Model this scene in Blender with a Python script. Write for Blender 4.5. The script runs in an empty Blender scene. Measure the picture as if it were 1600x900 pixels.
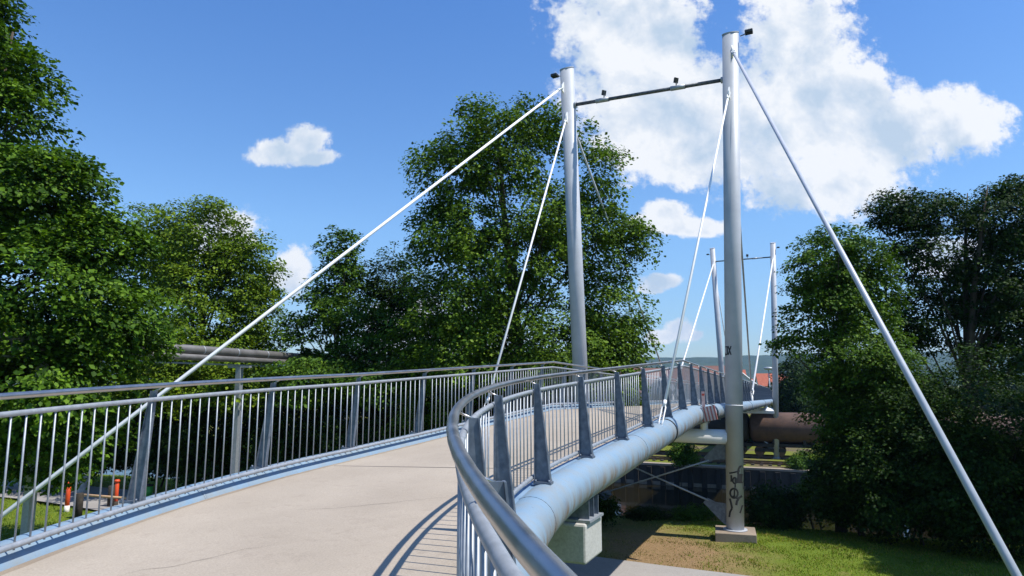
import bpy, math, random
import numpy as np
from mathutils import Vector, Matrix, noise as mnoise
R = math.radians
sc = bpy.context.scene
COL = sc.collection
random.seed(7)
rng = np.random.default_rng(11)

# ------------------------------------------------------------------ camera geometry (eye at the origin, +Y ahead, metres)
F = 1067.0; PITCH = 0.1367
CP, SP = math.cos(PITCH), math.sin(PITCH)
def ray(x, y):
    a = (x-800)/F; b = (450-y)/F
    return np.array([a, CP-b*SP, SP+b*CP])
def at_z(x, y, z):
    r = ray(x, y); return r*(z/r[2])
def at_d(x, y, d):
    r = ray(x, y); return r*(d/r[1])

# ------------------------------------------------------------------ bridge alignment
P0 = (.70, 9.16); H = .4125; H2 = R(22.4); R1 = 12.1; R2 = 13.38; L1 = 4.4
GR = .0483; SC = 9.06; GR2 = -.02; Z0 = .105; W = 3.47
def _step(x, y, h, ds, r):
    h2 = h+ds/r
    return x+r*(math.cos(h)-math.cos(h2)), y+r*(math.sin(h2)-math.sin(h)), h2
def plan(t):
    if t > SC:
        x = P0[0]+SC*math.sin(H); y = P0[1]+SC*math.cos(H)
        return x+(t-SC)*math.sin(H2), y+(t-SC)*math.cos(H2), H2
    if t >= 0: return P0[0]+t*math.sin(H), P0[1]+t*math.cos(H), H
    if t > -L1: return _step(P0[0], P0[1], H, t, R1)
    a = _step(P0[0], P0[1], H, -L1, R1)
    return _step(a[0], a[1], a[2], t+L1, R2)
def zz(t):
    if t < SC: return Z0+GR*t
    if t < 66: return Z0+GR*SC+GR2*(t-SC)
    return Z0+GR*SC+GR2*(66-SC)-.05*(t-66)
def pt(t, off, dz):                       # off: metres to the LEFT of the right hand handrail
    x, y, h = plan(t)
    return (x-off*math.cos(h), y+off*math.sin(h), zz(t)+dz)
S_START, S_END = -13.0, 84.0
def stations(a, b):
    s = []
    t = a
    while t < b:
        s.append(t); t += .35 if t < 1 else (1.5 if t < 8 else 3.0)
    for k in (0., SC-.06, SC+.06, 66.): s.append(k)
    s.append(b)
    s = sorted(x for x in s if a <= x <= b)
    o = [s[0]]
    for x in s[1:]:
        if x-o[-1] > .05: o.append(x)
    return o
VX = np.array([math.sin(H), math.cos(H)]); UX = np.array([math.cos(H), -math.sin(H)])
def ab(a, b, z=0.):                        # along / right of the bridge axis
    p = np.array(P0)+a*VX+b*UX
    return (p[0], p[1], z)
GZ = -4.48      # near ground
YZ = -7.0       # rail yard beyond the canal
WZ = -8.75      # water

# ------------------------------------------------------------------ mesh helpers
class MB:
    def __init__(s): s.v = []; s.f = []; s.sm = []
    def add(s, vs, fs, smooth=False):
        n = len(s.v); s.v += [tuple(map(float, p)) for p in vs]
        s.f += [tuple(i+n for i in f) for f in fs]; s.sm += [smooth]*len(fs)
        return s
    def box(s, c, size, rz=0., ax=None):
        if ax is None:
            ax = [Vector((math.cos(rz), math.sin(rz), 0)), Vector((-math.sin(rz), math.cos(rz), 0)), Vector((0, 0, 1))]
        c = Vector(c); vs = []
        for i in (-.5, .5):
            for j in (-.5, .5):
                for k in (-.5, .5):
                    vs.append(c+ax[0]*size[0]*i+ax[1]*size[1]*j+ax[2]*size[2]*k)
        return s.add(vs, [(0, 1, 3, 2), (4, 6, 7, 5), (0, 4, 5, 1), (2, 3, 7, 6), (0, 2, 6, 4), (1, 5, 7, 3)])
    def tube(s, path, r, n=12, cap=True, smooth=True):
        P = [Vector(p) for p in path]
        rad = r if hasattr(r, '__len__') else [r]*len(P)
        vs = []; fs = []; m = len(P)
        prev = None
        for i, p in enumerate(P):
            d = (P[min(i+1, m-1)]-P[max(i-1, 0)]).normalized()
            if prev is None:
                up = Vector((0, 0, 1)) if abs(d.z) < .9 else Vector((1, 0, 0))
                a = d.cross(up).normalized()
            else:
                a = (prev-d*prev.dot(d)).normalized()
            prev = a; b = a.cross(d)
            for k in range(n):
                t = 2*math.pi*k/n
                vs.append(p+(a*math.cos(t)+b*math.sin(t))*rad[i])
        for i in range(m-1):
            for k in range(n):
                k2 = (k+1) % n
                fs.append((i*n+k, (i+1)*n+k, (i+1)*n+k2, i*n+k2))
        s.add(vs, fs, smooth)
        if cap:
            base = len(s.v)-m*n
            s.f += [tuple(base+k for k in range(n)), tuple(base+(m-1)*n+k for k in reversed(range(n)))]; s.sm += [False, False]
        return s
    def prism(s, poly, ext):               # planar polygon extruded by a vector
        ext = Vector(ext); n = len(poly)
        vs = [Vector(p) for p in poly]+[Vector(p)+ext for p in poly]
        fs = [tuple(reversed(range(n))), tuple(range(n, 2*n))]+[(i, (i+1) % n, n+(i+1) % n, n+i) for i in range(n)]
        return s.add(vs, fs)
    def lathe(s, c, prof, n=20, axis=None):  # prof: (radius, height) list about +Z or an axis
        c = Vector(c); ax = Vector(axis).normalized() if axis is not None else Vector((0, 0, 1))
        t = Vector((1, 0, 0)) if abs(ax.x) < .9 else Vector((0, 1, 0))
        a = ax.cross(t).normalized(); b = ax.cross(a)
        vs = []; fs = []
        for r_, h_ in prof:
            for k in range(n):
                q = 2*math.pi*k/n
                vs.append(c+ax*h_+(a*math.cos(q)+b*math.sin(q))*max(r_, 1e-4))
        for i in range(len(prof)-1):
            for k in range(n):
                fs.append((i*n+k, i*n+(k+1) % n, (i+1)*n+(k+1) % n, (i+1)*n+k))
        s.add(vs, fs, True)
        base = len(s.v)-len(prof)*n
        s.f += [tuple(base+k for k in reversed(range(n))), tuple(base+(len(prof)-1)*n+k for k in range(n))]; s.sm += [False, False]
        return s
def wloc(o):
    l = Vector((0, 0, 0))
    while o is not None: l += o.location; o = o.parent
    return l
def link_mesh(name, mb, material, parent=None, origin=None, bevel=0.):
    me = bpy.data.meshes.new(name)
    base = Vector(origin) if origin is not None else (wloc(parent) if parent else Vector((0, 0, 0)))
    me.from_pydata([tuple(Vector(p)-base) for p in mb.v], [], mb.f)
    me.polygons.foreach_set('use_smooth', mb.sm)
    import bmesh
    bm = bmesh.new(); bm.from_mesh(me); bmesh.ops.recalc_face_normals(bm, faces=bm.faces); bm.to_mesh(me); bm.free()
    me.materials.append(material)
    o = bpy.data.objects.new(name, me); COL.objects.link(o)
    if parent: o.parent = parent
    o.location = base-(wloc(parent) if parent else Vector((0, 0, 0)))
    if bevel:
        m = o.modifiers.new('bevel', 'BEVEL'); m.width = bevel; m.segments = 2; m.limit_method = 'ANGLE'; m.angle_limit = R(40)
    return o
def tag(o, label=None, cat=None, group=None, kind=None):
    if label: o['label'] = label
    if cat: o['category'] = cat
    if group: o['group'] = group
    if kind: o['kind'] = kind
    return o
def thing(name, loc, label, cat, group=None):
    o = bpy.data.objects.new(name, None); COL.objects.link(o); o.location = loc; o.empty_display_size = .2
    return tag(o, label, cat, group)
def share(name, src, parent, loc, rz):
    o = bpy.data.objects.new(name, src.data); COL.objects.link(o)
    if parent: o.parent = parent
    o.location = loc; o.rotation_euler = (0, 0, rz)
    for m in src.modifiers:
        if m.type == 'BEVEL':
            n = o.modifiers.new('bevel', 'BEVEL'); n.width = m.width; n.segments = 2; n.limit_method = 'ANGLE'
    return o

# ------------------------------------------------------------------ materials
def new_mat(name):
    m = bpy.data.materials.new(name); m.use_nodes = True
    return m, m.node_tree.nodes, m.node_tree.links, m.node_tree.nodes['Principled BSDF']
def noise_node(N, L, scale, detail=6, rough=.6, coord=None, stretch=None, kind='Object'):
    tc = N.new('ShaderNodeTexCoord') if coord is None else None
    src = tc.outputs[kind] if coord is None else coord
    if stretch:
        mp = N.new('ShaderNodeMapping'); mp.inputs['Scale'].default_value = stretch
        L.new(src, mp.inputs['Vector']); src = mp.outputs['Vector']
    n = N.new('ShaderNodeTexNoise'); n.inputs['Scale'].default_value = scale
    n.inputs['Detail'].default_value = detail; n.inputs['Roughness'].default_value = rough
    L.new(src, n.inputs['Vector'])
    return n
def ramp(N, L, src, stops, interp='LINEAR'):
    r = N.new('ShaderNodeValToRGB'); r.color_ramp.interpolation = interp
    e = r.color_ramp.elements
    while len(e) < len(stops): e.new(.5)
    for i, (p, c) in enumerate(stops):
        e[i].position = p; e[i].color = (*c, 1) if len(c) == 3 else c
    L.new(src, r.inputs['Fac'])
    return r
def mix(N, L, fac, a, b, mode='MIX'):
    m = N.new('ShaderNodeMix'); m.data_type = 'RGBA'; m.blend_type = mode
    for sock, v in ((m.inputs[0], fac), (m.inputs[6], a), (m.inputs[7], b)):
        if hasattr(v, 'links') or isinstance(v, bpy.types.NodeSocket): L.new(v, sock)
        elif isinstance(v, tuple): sock.default_value = (*v, 1)
        else: sock.default_value = v
    return m.outputs[2]
def bump(N, L, b, h, strength=.3, dist=.01):
    bp = N.new('ShaderNodeBump'); bp.inputs['Strength'].default_value = strength; bp.inputs['Distance'].default_value = dist
    L.new(h, bp.inputs['Height']); L.new(bp.outputs['Normal'], b.inputs['Normal'])
def simple(name, c1, c2, scale=3., rough=.6, metal=0., bs=.15, bd=.005, stretch=None, rough2=None):
    m, N, L, b = new_mat(name)
    n = noise_node(N, L, scale, stretch=stretch)
    L.new(ramp(N, L, n.outputs['Fac'], [(.32, c1), (.68, c2)]).outputs['Color'], b.inputs['Base Color'])
    b.inputs['Metallic'].default_value = metal; b.inputs['Roughness'].default_value = rough
    if rough2 is not None:
        rr = ramp(N, L, n.outputs['Fac'], [(.3, (rough,)*3), (.7, (rough2,)*3)]); L.new(rr.outputs['Color'], b.inputs['Roughness'])
    if bs: 
        n2 = noise_node(N, L, scale*9); bump(N, L, b, n2.outputs['Fac'], bs, bd)
    return m
M = {}
M['steel'] = simple('brushed_steel', (.42, .40, .38), (.52, .50, .48), 6, .30, 1., .03, .001, rough2=.40)
M['galv'] = simple('galvanised_steel', (.26, .285, .31), (.36, .385, .415), 16, .5, .4, .1, .001)
M['post'] = simple('galvanised_plate', (.08, .105, .14), (.18, .21, .255), 11, .52, .4, .1, .001)
M['white'] = simple('white_painted_steel', (.68, .68, .68), (.76, .76, .75), 2.2, .5, .0, .05, .002)
M['pylon'] = simple('pale_grey_coated_steel', (.34, .36, .395), (.42, .44, .47), 1.4, .5, .0, .06, .002)
M['shaderod'] = simple('shaded_white_steel', (.36, .38, .42), (.44, .46, .50), 3, .4)  # white stay paint greyed down: the rods' shaded side is put into the colour
M['bar'] = simple('dull_galvanised_pipe', (.035, .04, .05), (.13, .14, .16), 9, .55, .4, .1, .002)
M['black'] = simple('black_plastic', (.012, .012, .013), (.025, .025, .026), 5, .5)
M['dark'] = simple('dark_weathered_timber', (.02, .016, .012), (.05, .04, .03), 9, .85)
M['orange'] = simple('orange_plastic', (.55, .055, .015), (.65, .085, .02), 5, .45)
M['redpaint'] = simple('red_paint', (.35, .03, .025), (.45, .05, .035), 5, .5)
M['pale'] = simple('pale_wall_paint', (.62, .60, .55), (.72, .70, .66), 2, .8)
M['fade'] = simple('faded_pink_paint', (.42, .24, .21), (.58, .42, .38), 9, .7)
M['timber'] = simple('bare_timber_rail', (.35, .22, .12), (.5, .34, .2), 8, .8)
M['stone'] = simple('grey_stone', (.25, .25, .25), (.42, .42, .41), 6, .85, bs=.4, bd=.02)
M['green'] = simple('green_plastic', (.05, .3, .05), (.06, .36, .06), 4, .5)
M['pipe'] = simple('grey_pipe_cladding', (.11, .105, .10), (.19, .185, .18), 1.5, .55, .3)
M['bark'] = simple('bark', (.035, .027, .02), (.09, .07, .05), 7, .95, bs=.6, bd=.03, stretch=(1, 1, .25))
M['rust'] = simple('brown_rusty_tank_paint', (.055, .029, .02), (.12, .066, .044), 1.1, .75)
M['blackiron'] = simple('black_iron', (.012, .011, .010), (.03, .026, .022), 4, .75)  # near-black iron, mottled by noise
M['rail'] = simple('rusty_rail', (.11, .06, .035), (.2, .12, .07), 4, .6, .3)
M['roof'] = simple('red_roof_tiles', (.26, .06, .03), (.36, .095, .045), 1.5, .8)
M['brick'] = simple('brick_wall', (.17, .055, .04), (.24, .085, .055), 1.2, .85)
M['brownroof'] = simple('reddish_brown_roof', (.12, .055, .042), (.17, .08, .058), .8, .8)
M['sheet'] = simple('grey_sheet_roof', (.20, .20, .21), (.28, .28, .29), .6, .6)
M['glass'] = simple('window_glass', (.02, .025, .03), (.03, .035, .04), 3, .1, bs=0)
M['rubber'] = simple('black_rubber_seal', (.014, .015, .018), (.02, .021, .025), 8, .7)

def concrete(name, c1, c2, grain=60, dirt=(.16, .13, .10), dirt_amt=.5, bs=.35):
    m, N, L, b = new_mat(name)
    big = noise_node(N, L, .55, 8, .62); mid = noise_node(N, L, 4.5, 8, .7); fine = noise_node(N, L, grain, 4, .7)
    base = ramp(N, L, big.outputs['Fac'], [(.3, c1), (.7, c2)]).outputs['Color']
    d = ramp(N, L, mid.outputs['Fac'], [(.55, (0, 0, 0)), (.8, (dirt_amt,)*3)]).outputs['Color']
    col = mix(N, L, d, base, dirt)
    fr = ramp(N, L, fine.outputs['Fac'], [(.25, (.72, .72, .72)), (.75, (1.12, 1.12, 1.12))]).outputs['Color']
    col = mix(N, L, 1., col, fr, 'MULTIPLY')
    L.new(col, b.inputs['Base Color']); b.inputs['Roughness'].default_value = .9
    bump(N, L, b, fine.outputs['Fac'], bs, .004)
    return m
M['deck'] = concrete('deck_concrete', (.315, .265, .205), (.405, .345, .272), 70, (.21, .165, .125), .5)
M['grit'] = concrete('edge_grit', (.20, .155, .11), (.32, .26, .19), 90, (.10, .08, .05), .8)
M['conc'] = concrete('pale_concrete', (.40, .39, .36), (.52, .51, .47), 30, (.2, .17, .13), .5)
M['plinth'] = concrete('plinth_concrete', (.21, .165, .12), (.30, .24, .18), 30, (.1, .08, .06), .6)
M['path'] = concrete('path_asphalt', (.25, .235, .22), (.32, .30, .28), 40, (.16, .14, .12), .4)
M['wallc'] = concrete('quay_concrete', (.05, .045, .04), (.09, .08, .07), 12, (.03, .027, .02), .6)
M['coping'] = concrete('coping_concrete', (.26, .21, .16), (.36, .30, .24), 12, (.14, .11, .08), .6)

# light blue tube paint: chalky, with rusty runs down the flanks
def tube_mat():
    m, N, L, b = new_mat('light_blue_tube_paint')
    tc = N.new('ShaderNodeTexCoord')
    big = noise_node(N, L, 1.3, 7, .65, tc.outputs['Object']); fine = noise_node(N, L, 30, 4, .7, tc.outputs['Object'])
    base = ramp(N, L, big.outputs['Fac'], [(.3, (.15, .242, .335)), (.7, (.205, .295, .38))]).outputs['Color']
    runs = noise_node(N, L, 1.0, 7, .72, tc.outputs['Object'], stretch=(5.5, 5.5, .5))
    geo = N.new('ShaderNodeNewGeometry'); sep = N.new('ShaderNodeSeparateXYZ'); L.new(geo.outputs['Normal'], sep.inputs[0])
    low = ramp(N, L, sep.outputs['Z'], [(.0, (1, 1, 1)), (.35, (.12, .12, .12)), (.9, (.0, .0, .0))])      # rust settles on the lower flank
    mr = N.new('ShaderNodeMapRange'); mr.inputs[1].default_value = -1; mr.inputs[2].default_value = 1
    L.new(sep.outputs['Z'], mr.inputs[0]); L.new(mr.outputs[0], low.inputs['Fac'])
    low.color_ramp.elements[0].position = .42; low.color_ramp.elements[1].position = .74; low.color_ramp.elements[2].position = .97
    rr = ramp(N, L, runs.outputs['Fac'], [(.43, (0, 0, 0)), (.57, (1, 1, 1))]).outputs['Color']
    fac = mix(N, L, 1., rr, low.outputs['Color'], 'MULTIPLY')
    col = mix(N, L, fac, base, (.15, .10, .06))
    col = mix(N, L, mix(N, L, 1., ramp(N, L, fine.outputs['Fac'], [(.6, (0, 0, 0)), (.72, (.5, .5, .5))]).outputs['Color'], rr, 'MULTIPLY'), col, (.12, .09, .06))
    gr = noise_node(N, L, 2.6, 9, .75, tc.outputs['Object'])
    col = mix(N, L, ramp(N, L, gr.outputs['Fac'], [(.42, (0, 0, 0)), (.72, (.85, .85, .85))]).outputs['Color'], col, (.20, .215, .21))
    L.new(col, b.inputs['Base Color']); b.inputs['Roughness'].default_value = .6
    bump(N, L, b, fine.outputs['Fac'], .05, .002)
    return m
M['blue'] = tube_mat()
M['edge'] = simple('blue_edge_plate', (.14, .23, .34), (.21, .31, .42), 3.5, .55)

def leaf_mat(name, cols, trans=.22):
    m, N, L, b = new_mat(name)
    geo = N.new('ShaderNodeNewGeometry')
    stops = [(i/(len(cols)-1), c) for i, c in enumerate(cols)]
    c = ramp(N, L, geo.outputs['Random Per Island'], stops).outputs['Color']
    n = noise_node(N, L, .8, 5)
    c = mix(N, L, 1., c, ramp(N, L, n.outputs['Fac'], [(.3, (.62, .70, .6)), (.7, (1.35, 1.25, 1.1))]).outputs['Color'], 'MULTIPLY')
    L.new(c, b.inputs['Base Color']); b.inputs['Roughness'].default_value = .6
    b.inputs['Specular IOR Level'].default_value = .14
    tr = N.new('ShaderNodeBsdfTranslucent')
    L.new(mix(N, L, 1., c, (1.35, 1.4, .5), 'MULTIPLY'), tr.inputs['Color'])
    ms = N.new('ShaderNodeMixShader'); ms.inputs[0].default_value = trans
    L.new(b.outputs[0], ms.inputs[1]); L.new(tr.outputs[0], ms.inputs[2])
    L.new(ms.outputs[0], N['Material Output'].inputs['Surface'])
    return m
M['leaf_maple'] = leaf_mat('maple_leaves', [(.017, .044, .004), (.038, .090, .006), (.068, .142, .009), (.12, .215, .015)])
M['leaf_light'] = leaf_mat('light_green_leaves', [(.040, .080, .005), (.075, .138, .008), (.115, .185, .010), (.165, .235, .015)])
M['leaf_lime'] = leaf_mat('lime_leaves', [(.024, .056, .006), (.054, .112, .009), (.092, .168, .012), (.145, .235, .02)])
M['leaf_ash'] = leaf_mat('ash_leaves', [(.018, .046, .005), (.038, .088, .008), (.062, .136, .011), (.112, .19, .018)])
M['leaf_shade'] = leaf_mat('shaded_leaves', [(.006, .020, .003), (.012, .034, .004), (.022, .052, .006), (.040, .084, .010)])  # foliage colour lowered to carry the deep shade of thickets and undergrowth
M['blade'] = leaf_mat('grass_blades', [(.08, .15, .008), (.12, .20, .012), (.18, .23, .018), (.25, .24, .05)], .25)
M['dryblade'] = leaf_mat('dry_grass_blades', [(.09, .12, .02), (.17, .16, .04), (.25, .19, .08), (.32, .25, .12)], .2)

def ground_mat():
    m, N, L, b = new_mat('lawn_and_yard_ground')
    tc = N.new('ShaderNodeTexCoord')
    big = noise_node(N, L, .16, 6, .6, tc.outputs['Object']); mid = noise_node(N, L, 1.1, 8, .7, tc.outputs['Object']); fine = noise_node(N, L, 16, 6, .75, tc.outputs['Object'])
    grass = ramp(N, L, fine.outputs['Fac'], [(.25, (.055, .10, .010)), (.5, (.11, .16, .015)), (.8, (.18, .20, .03))]).outputs['Color']
    soil = ramp(N, L, fine.outputs['Fac'], [(.25, (.13, .085, .04)), (.55, (.25, .165, .085)), (.85, (.36, .26, .15))]).outputs['Color']
    # worn patch of bare soil under the bridge: round a real spot on the ground
    sub = N.new('ShaderNodeVectorMath'); sub.operation = 'SUBTRACT'; L.new(tc.outputs['Object'], sub.inputs[0]); sub.inputs[1].default_value = (4.0, 19.0, GZ)
    scl = N.new('ShaderNodeVectorMath'); scl.operation = 'MULTIPLY'; L.new(sub.outputs[0], scl.inputs[0]); scl.inputs[1].default_value = (.34, .19, 0)
    ln = N.new('ShaderNodeVectorMath'); ln.operation = 'LENGTH'; L.new(scl.outputs[0], ln.inputs[0])
    dm = N.new('ShaderNodeMath'); dm.operation = 'MULTIPLY_ADD'; L.new(mid.outputs['Fac'], dm.inputs[0]); dm.inputs[1].default_value = 1.1; L.new(ln.outputs['Value'], dm.inputs[2])
    worn = ramp(N, L, dm.outputs[0], [(.95, (1, 1, 1)), (1.6, (0, 0, 0))])
    dv = N.new('ShaderNodeMath'); dv.operation = 'MULTIPLY'; L.new(dm.outputs[0], dv.inputs[0]); dv.inputs[1].default_value = .5
    L.new(dv.outputs[0], worn.inputs['Fac']); worn.color_ramp.elements[0].position = .44; worn.color_ramp.elements[1].position = .80
    spots = ramp(N, L, mid.outputs['Fac'], [(.60, (0, 0, 0)), (.74, (.7, .7, .7))]).outputs['Color']
    fac = mix(N, L, 1., worn.outputs['Color'], spots, 'LIGHTEN')
    near = mix(N, L, fac, grass, soil)
    ballast = ramp(N, L, fine.outputs['Fac'], [(.3, (.06, .045, .03)), (.7, (.17, .13, .09))]).outputs['Color']
    gy = ramp(N, L, big.outputs['Fac'], [(.40, (0, 0, 0)), (.50, (1, 1, 1))]).outputs['Color']
    yard = mix(N, L, gy, ballast, (.13, .15, .02))
    sep = N.new('ShaderNodeSeparateXYZ'); L.new(tc.outputs['Object'], sep.inputs[0])
    st = N.new('ShaderNodeMath'); st.operation = 'LESS_THAN'; L.new(sep.outputs['Z'], st.inputs[0]); st.inputs[1].default_value = -6.6
    L.new(mix(N, L, st.outputs[0], near, yard), b.inputs['Base Color'])
    b.inputs['Roughness'].default_value = .95; b.inputs['Specular IOR Level'].default_value = .15
    bump(N, L, b, fine.outputs['Fac'], .8, .05)
    return m
M['ground'] = ground_mat()
def water_mat():
    m, N, L, b = new_mat('canal_water')
    b.inputs['Base Color'].default_value = (.012, .010, .004, 1); b.inputs['Roughness'].default_value = .07; b.inputs['IOR'].default_value = 1.33
    n = noise_node(N, L, 1.1, 4, .5, stretch=(1, 1, 1)); bump(N, L, b, n.outputs['Fac'], .12, .05)
    return m
M['water'] = water_mat()
def hill_mat():
    m, N, L, b = new_mat('wooded_hill')
    n = noise_node(N, L, .035, 8, .7)
    L.new(ramp(N, L, n.outputs['Fac'], [(.3, (.014, .032, .012)), (.7, (.045, .075, .025))]).outputs['Color'], b.inputs['Base Color'])
    b.inputs['Roughness'].default_value = 1.; bump(N, L, b, n.outputs['Fac'], 1., 12.)
    return m
M['hill'] = hill_mat()
def stripes_mat(name, c1, c2, per):
    m, N, L, b = new_mat(name)
    tc = N.new('ShaderNodeTexCoord'); sep = N.new('ShaderNodeSeparateXYZ'); L.new(tc.outputs['Object'], sep.inputs[0])
    md = N.new('ShaderNodeMath'); md.operation = 'PINGPONG'; L.new(sep.outputs['X'], md.inputs[0]); md.inputs[1].default_value = per
    gt = N.new('ShaderNodeMath'); gt.operation = 'GREATER_THAN'; L.new(md.outputs[0], gt.inputs[0]); gt.inputs[1].default_value = per*.5
    L.new(mix(N, L, gt.outputs[0], c1, c2), b.inputs['Base Color']); b.inputs['Roughness'].default_value = .6
    return m
M['stripe'] = stripes_mat('faded_red_and_white_stripes', (.34, .13, .115), (.52, .45, .43), .046)

# ------------------------------------------------------------------ ground, water, paths, hills
def nonuni(lo, hi, dense_lo, dense_hi, step, growth=1.35):
    xs = list(np.arange(dense_lo, dense_hi+1e-6, step))
    s = step; x = dense_lo
    while x > lo: s *= growth; x -= s; xs.insert(0, max(x, lo))
    s = step; x = dense_hi
    while x < hi: s *= growth; x += s; xs.append(min(x, hi))
    return xs
A_TOP, A_BOT, A_WALL = 16.2, 24.5, 51.6
def gheight(a, b):
    bump_ = .10*mnoise.noise((a*.35, b*.35, 3.1))+.05*mnoise.noise((a*1.1, b*1.1, 7.7))
    if a < A_TOP: return GZ+bump_*min(1, max(.15, abs(a-A_TOP)/3))-.25*max(0, (a-11)/5.2)**2
    if a < A_BOT:
        f = (a-A_TOP)/(A_BOT-A_TOP); return GZ-.25-f*(abs(WZ-.6-(GZ-.25)))+bump_
    if a < A_WALL+.02: return WZ-.7
    return YZ+bump_*.35
aa = sorted(set(nonuni(-900, 4200, -12, 60, .8)+[A_TOP, A_BOT, A_WALL, A_WALL+.05, A_WALL+.5]))
bb = nonuni(-3500, 3500, -36, 40, .8)
g = MB(); vs = []; fs = []
for a in aa:
    for b_ in bb: vs.append(ab(a, b_, gheight(a, b_)))
nb = len(bb)
for i in range(len(aa)-1):
    for j in range(nb-1): fs.append((i*nb+j, i*nb+j+1, (i+1)*nb+j+1, (i+1)*nb+j))
g.add(vs, fs, True)
tag(link_mesh('ground', g, M['ground']), 'lawn, bare soil and rail yard ground on both sides of the canal', 'ground', kind='structure')
w = MB(); w.add([ab(A_TOP+1, -600, WZ), ab(A_TOP+1, 600, WZ), ab(A_WALL-.02, 600, WZ), ab(A_WALL-.02, -600, WZ)], [(0, 1, 2, 3)])
tag(link_mesh('canal_water', w, M['water']), 'dark brown water of the canal', 'water', kind='structure')

def strip(path, width, z, lift=.03):
    m = MB(); vs = []; n = len(path)
    P = [Vector((p[0], p[1])) for p in path]
    for i, p in enumerate(P):
        d = (P[min(i+1, n-1)]-P[max(0, i-1)]).normalized(); nn = Vector((-d.y, d.x))
        for k in (-.5, -.17, .17, .5):
            q = p+nn*width*k; vs.append((q.x, q.y, z))
    m.add(vs, [(i*4+k, i*4+k+1, (i+1)*4+k+1, (i+1)*4+k) for i in range(n-1) for k in range(3)])
    return m
ed = [Vector(at_z(x, y, GZ)[:2]) for x, y in ((1110, 899), (975, 883), (170, 763), (60, 757))]
ctrl = [ed[1]+(ed[0]-ed[1]).normalized()*60]+ed+[ed[3]+(ed[3]-ed[2]).normalized()*50]
PC = []
for i in range(len(ctrl)-1):
    n_ = max(2, int((ctrl[i+1]-ctrl[i]).length/1.5))
    for k in range(n_): PC.append(ctrl[i].lerp(ctrl[i+1], k/n_))
PC.append(ctrl[-1])
for _ in range(6): PC = [PC[0]]+[(PC[i-1]+PC[i]*2+PC[i+1])/4 for i in range(1, len(PC)-1)]+[PC[-1]]
PATHC = []
for i, q in enumerate(PC):
    d_ = (PC[min(i+1, len(PC)-1)]-PC[max(0, i-1)]).normalized(); PATHC.append(q+Vector((-d_.y, d_.x))*1.6)     # centre line, nearer the camera than the measured edge
PA = np.array([(q.x, q.y) for q in PATHC])
def path_d(x, y): return float(np.sqrt(((PA-np.array([x, y]))**2).sum(1).min()))
tag(link_mesh('towpath', strip(PATHC, 3.2, GZ+.09), M['path']), 'grey towpath running under the footbridge and past the left lawn', 'path', kind='structure')

def ridge(name, y0, x0, x1, h, seed, label, zb=-10):
    m = MB(); vs = []; nx, ny = 160, 14
    for j in range(ny):
        f = j/(ny-1)
        for i in range(nx):
            x = x0+(x1-x0)*i/(nx-1)
            prof = h*(.80+.28*mnoise.noise((x*.0011+seed, seed, 0))+.03*mnoise.noise((x*.012, seed, 2)))
            zt = zb+(prof-zb)*math.sin(f*math.pi/2)+4*mnoise.noise((x*.03, f*9, seed))+2.5*mnoise.noise((x*.09, f*22, seed))
            vs.append((x, y0+f*700, zt))
    m.add(vs, [(j*nx+i, j*nx+i+1, (j+1)*nx+i+1, (j+1)*nx+i) for j in range(ny-1) for i in range(nx-1)], True)
    return tag(link_mesh(name, m, M['hill']), label, 'hill', kind='structure')
ridge('hill', 1500, -1800, 2600, 100, 4.3, 'long wooded hill on the horizon')

# ------------------------------------------------------------------ footbridge: deck, tubes
DZ = -1.30
DZR = -1.19                                # the deck falls to the outside of the bend
fb = thing('footbridge', pt(0, W/2, DZ), 'curved footbridge with a pale concrete deck carried between two light blue tubes', 'footbridge')
st = stations(S_START, S_END)
def sweep(profile, st, closed=True):        # profile: (off, dz) loop swept along the bridge
    m = MB(); n = len(profile); vs = []
    for t in st:
        for o, d in profile: vs.append(pt(t, o, d))
    fs = []
    for i in range(len(st)-1):
        for k in range(n):
            k2 = (k+1) % n
            fs.append((i*n+k, i*n+k2, (i+1)*n+k2, (i+1)*n+k))
    fs.append(tuple(range(n))); fs.append(tuple((len(st)-1)*n+k for k in reversed(range(n))))
    return m.add(vs, fs)
TO, TZ, TR = .19, -1.38, .25
TOL, TZL = .262, TZ-.025                              # the left tube sits lower with the cross fall
               # tube: outside the handrail, below it, radius
deck = link_mesh('deck', sweep([(.03, DZR), (W+.06, DZ), (W+.06, DZ-.22), (.03, DZR-.22)], st), M['deck'], fb)
link_mesh('edge_plate', sweep([(.027, DZR+.03), (-.09, DZR+.03), (-.09, DZR-.25), (.027, DZR-.25)], st), M['edge'], fb)
for side in (0, 1):
    off = -TO if side == 0 else W+TOL; tz = TZ if side == 0 else TZL
    tb = link_mesh('edge_tube', MB().tube([pt(t, off, tz) for t in st], TR, 28), M['blue'], fb)
    for t in ((5.6, 10.0, 12.6, 30, 47) if side == 0 else (5.6, 10.2, 30)):
        link_mesh('seal_ring', MB().tube([pt(t-.035, off, tz), pt(t+.035, off, tz)], TR+.012, 28), M['rubber'], tb)
    for t in (-2.2, 2.9):
        link_mesh('weld_ring', MB().tube([pt(t-.012, off, tz), pt(t+.012, off, tz)], TR+.004, 28), M['blue'], tb)
jm = MB()
for t in (-.3,):
    jm.add([pt(t-.009, .05, DZR+.003), pt(t-.009, W-.05, DZ+.004), pt(t+.009, W-.05, DZ+.004), pt(t+.009, .05, DZR+.003)], [(0, 1, 2, 3)])
link_mesh('expansion_joint', jm, M['rubber'], deck)
gs = MB(); vs = []; tt_ = [S_START+.12*k for k in range(int((14-S_START)/.12))]
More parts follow.
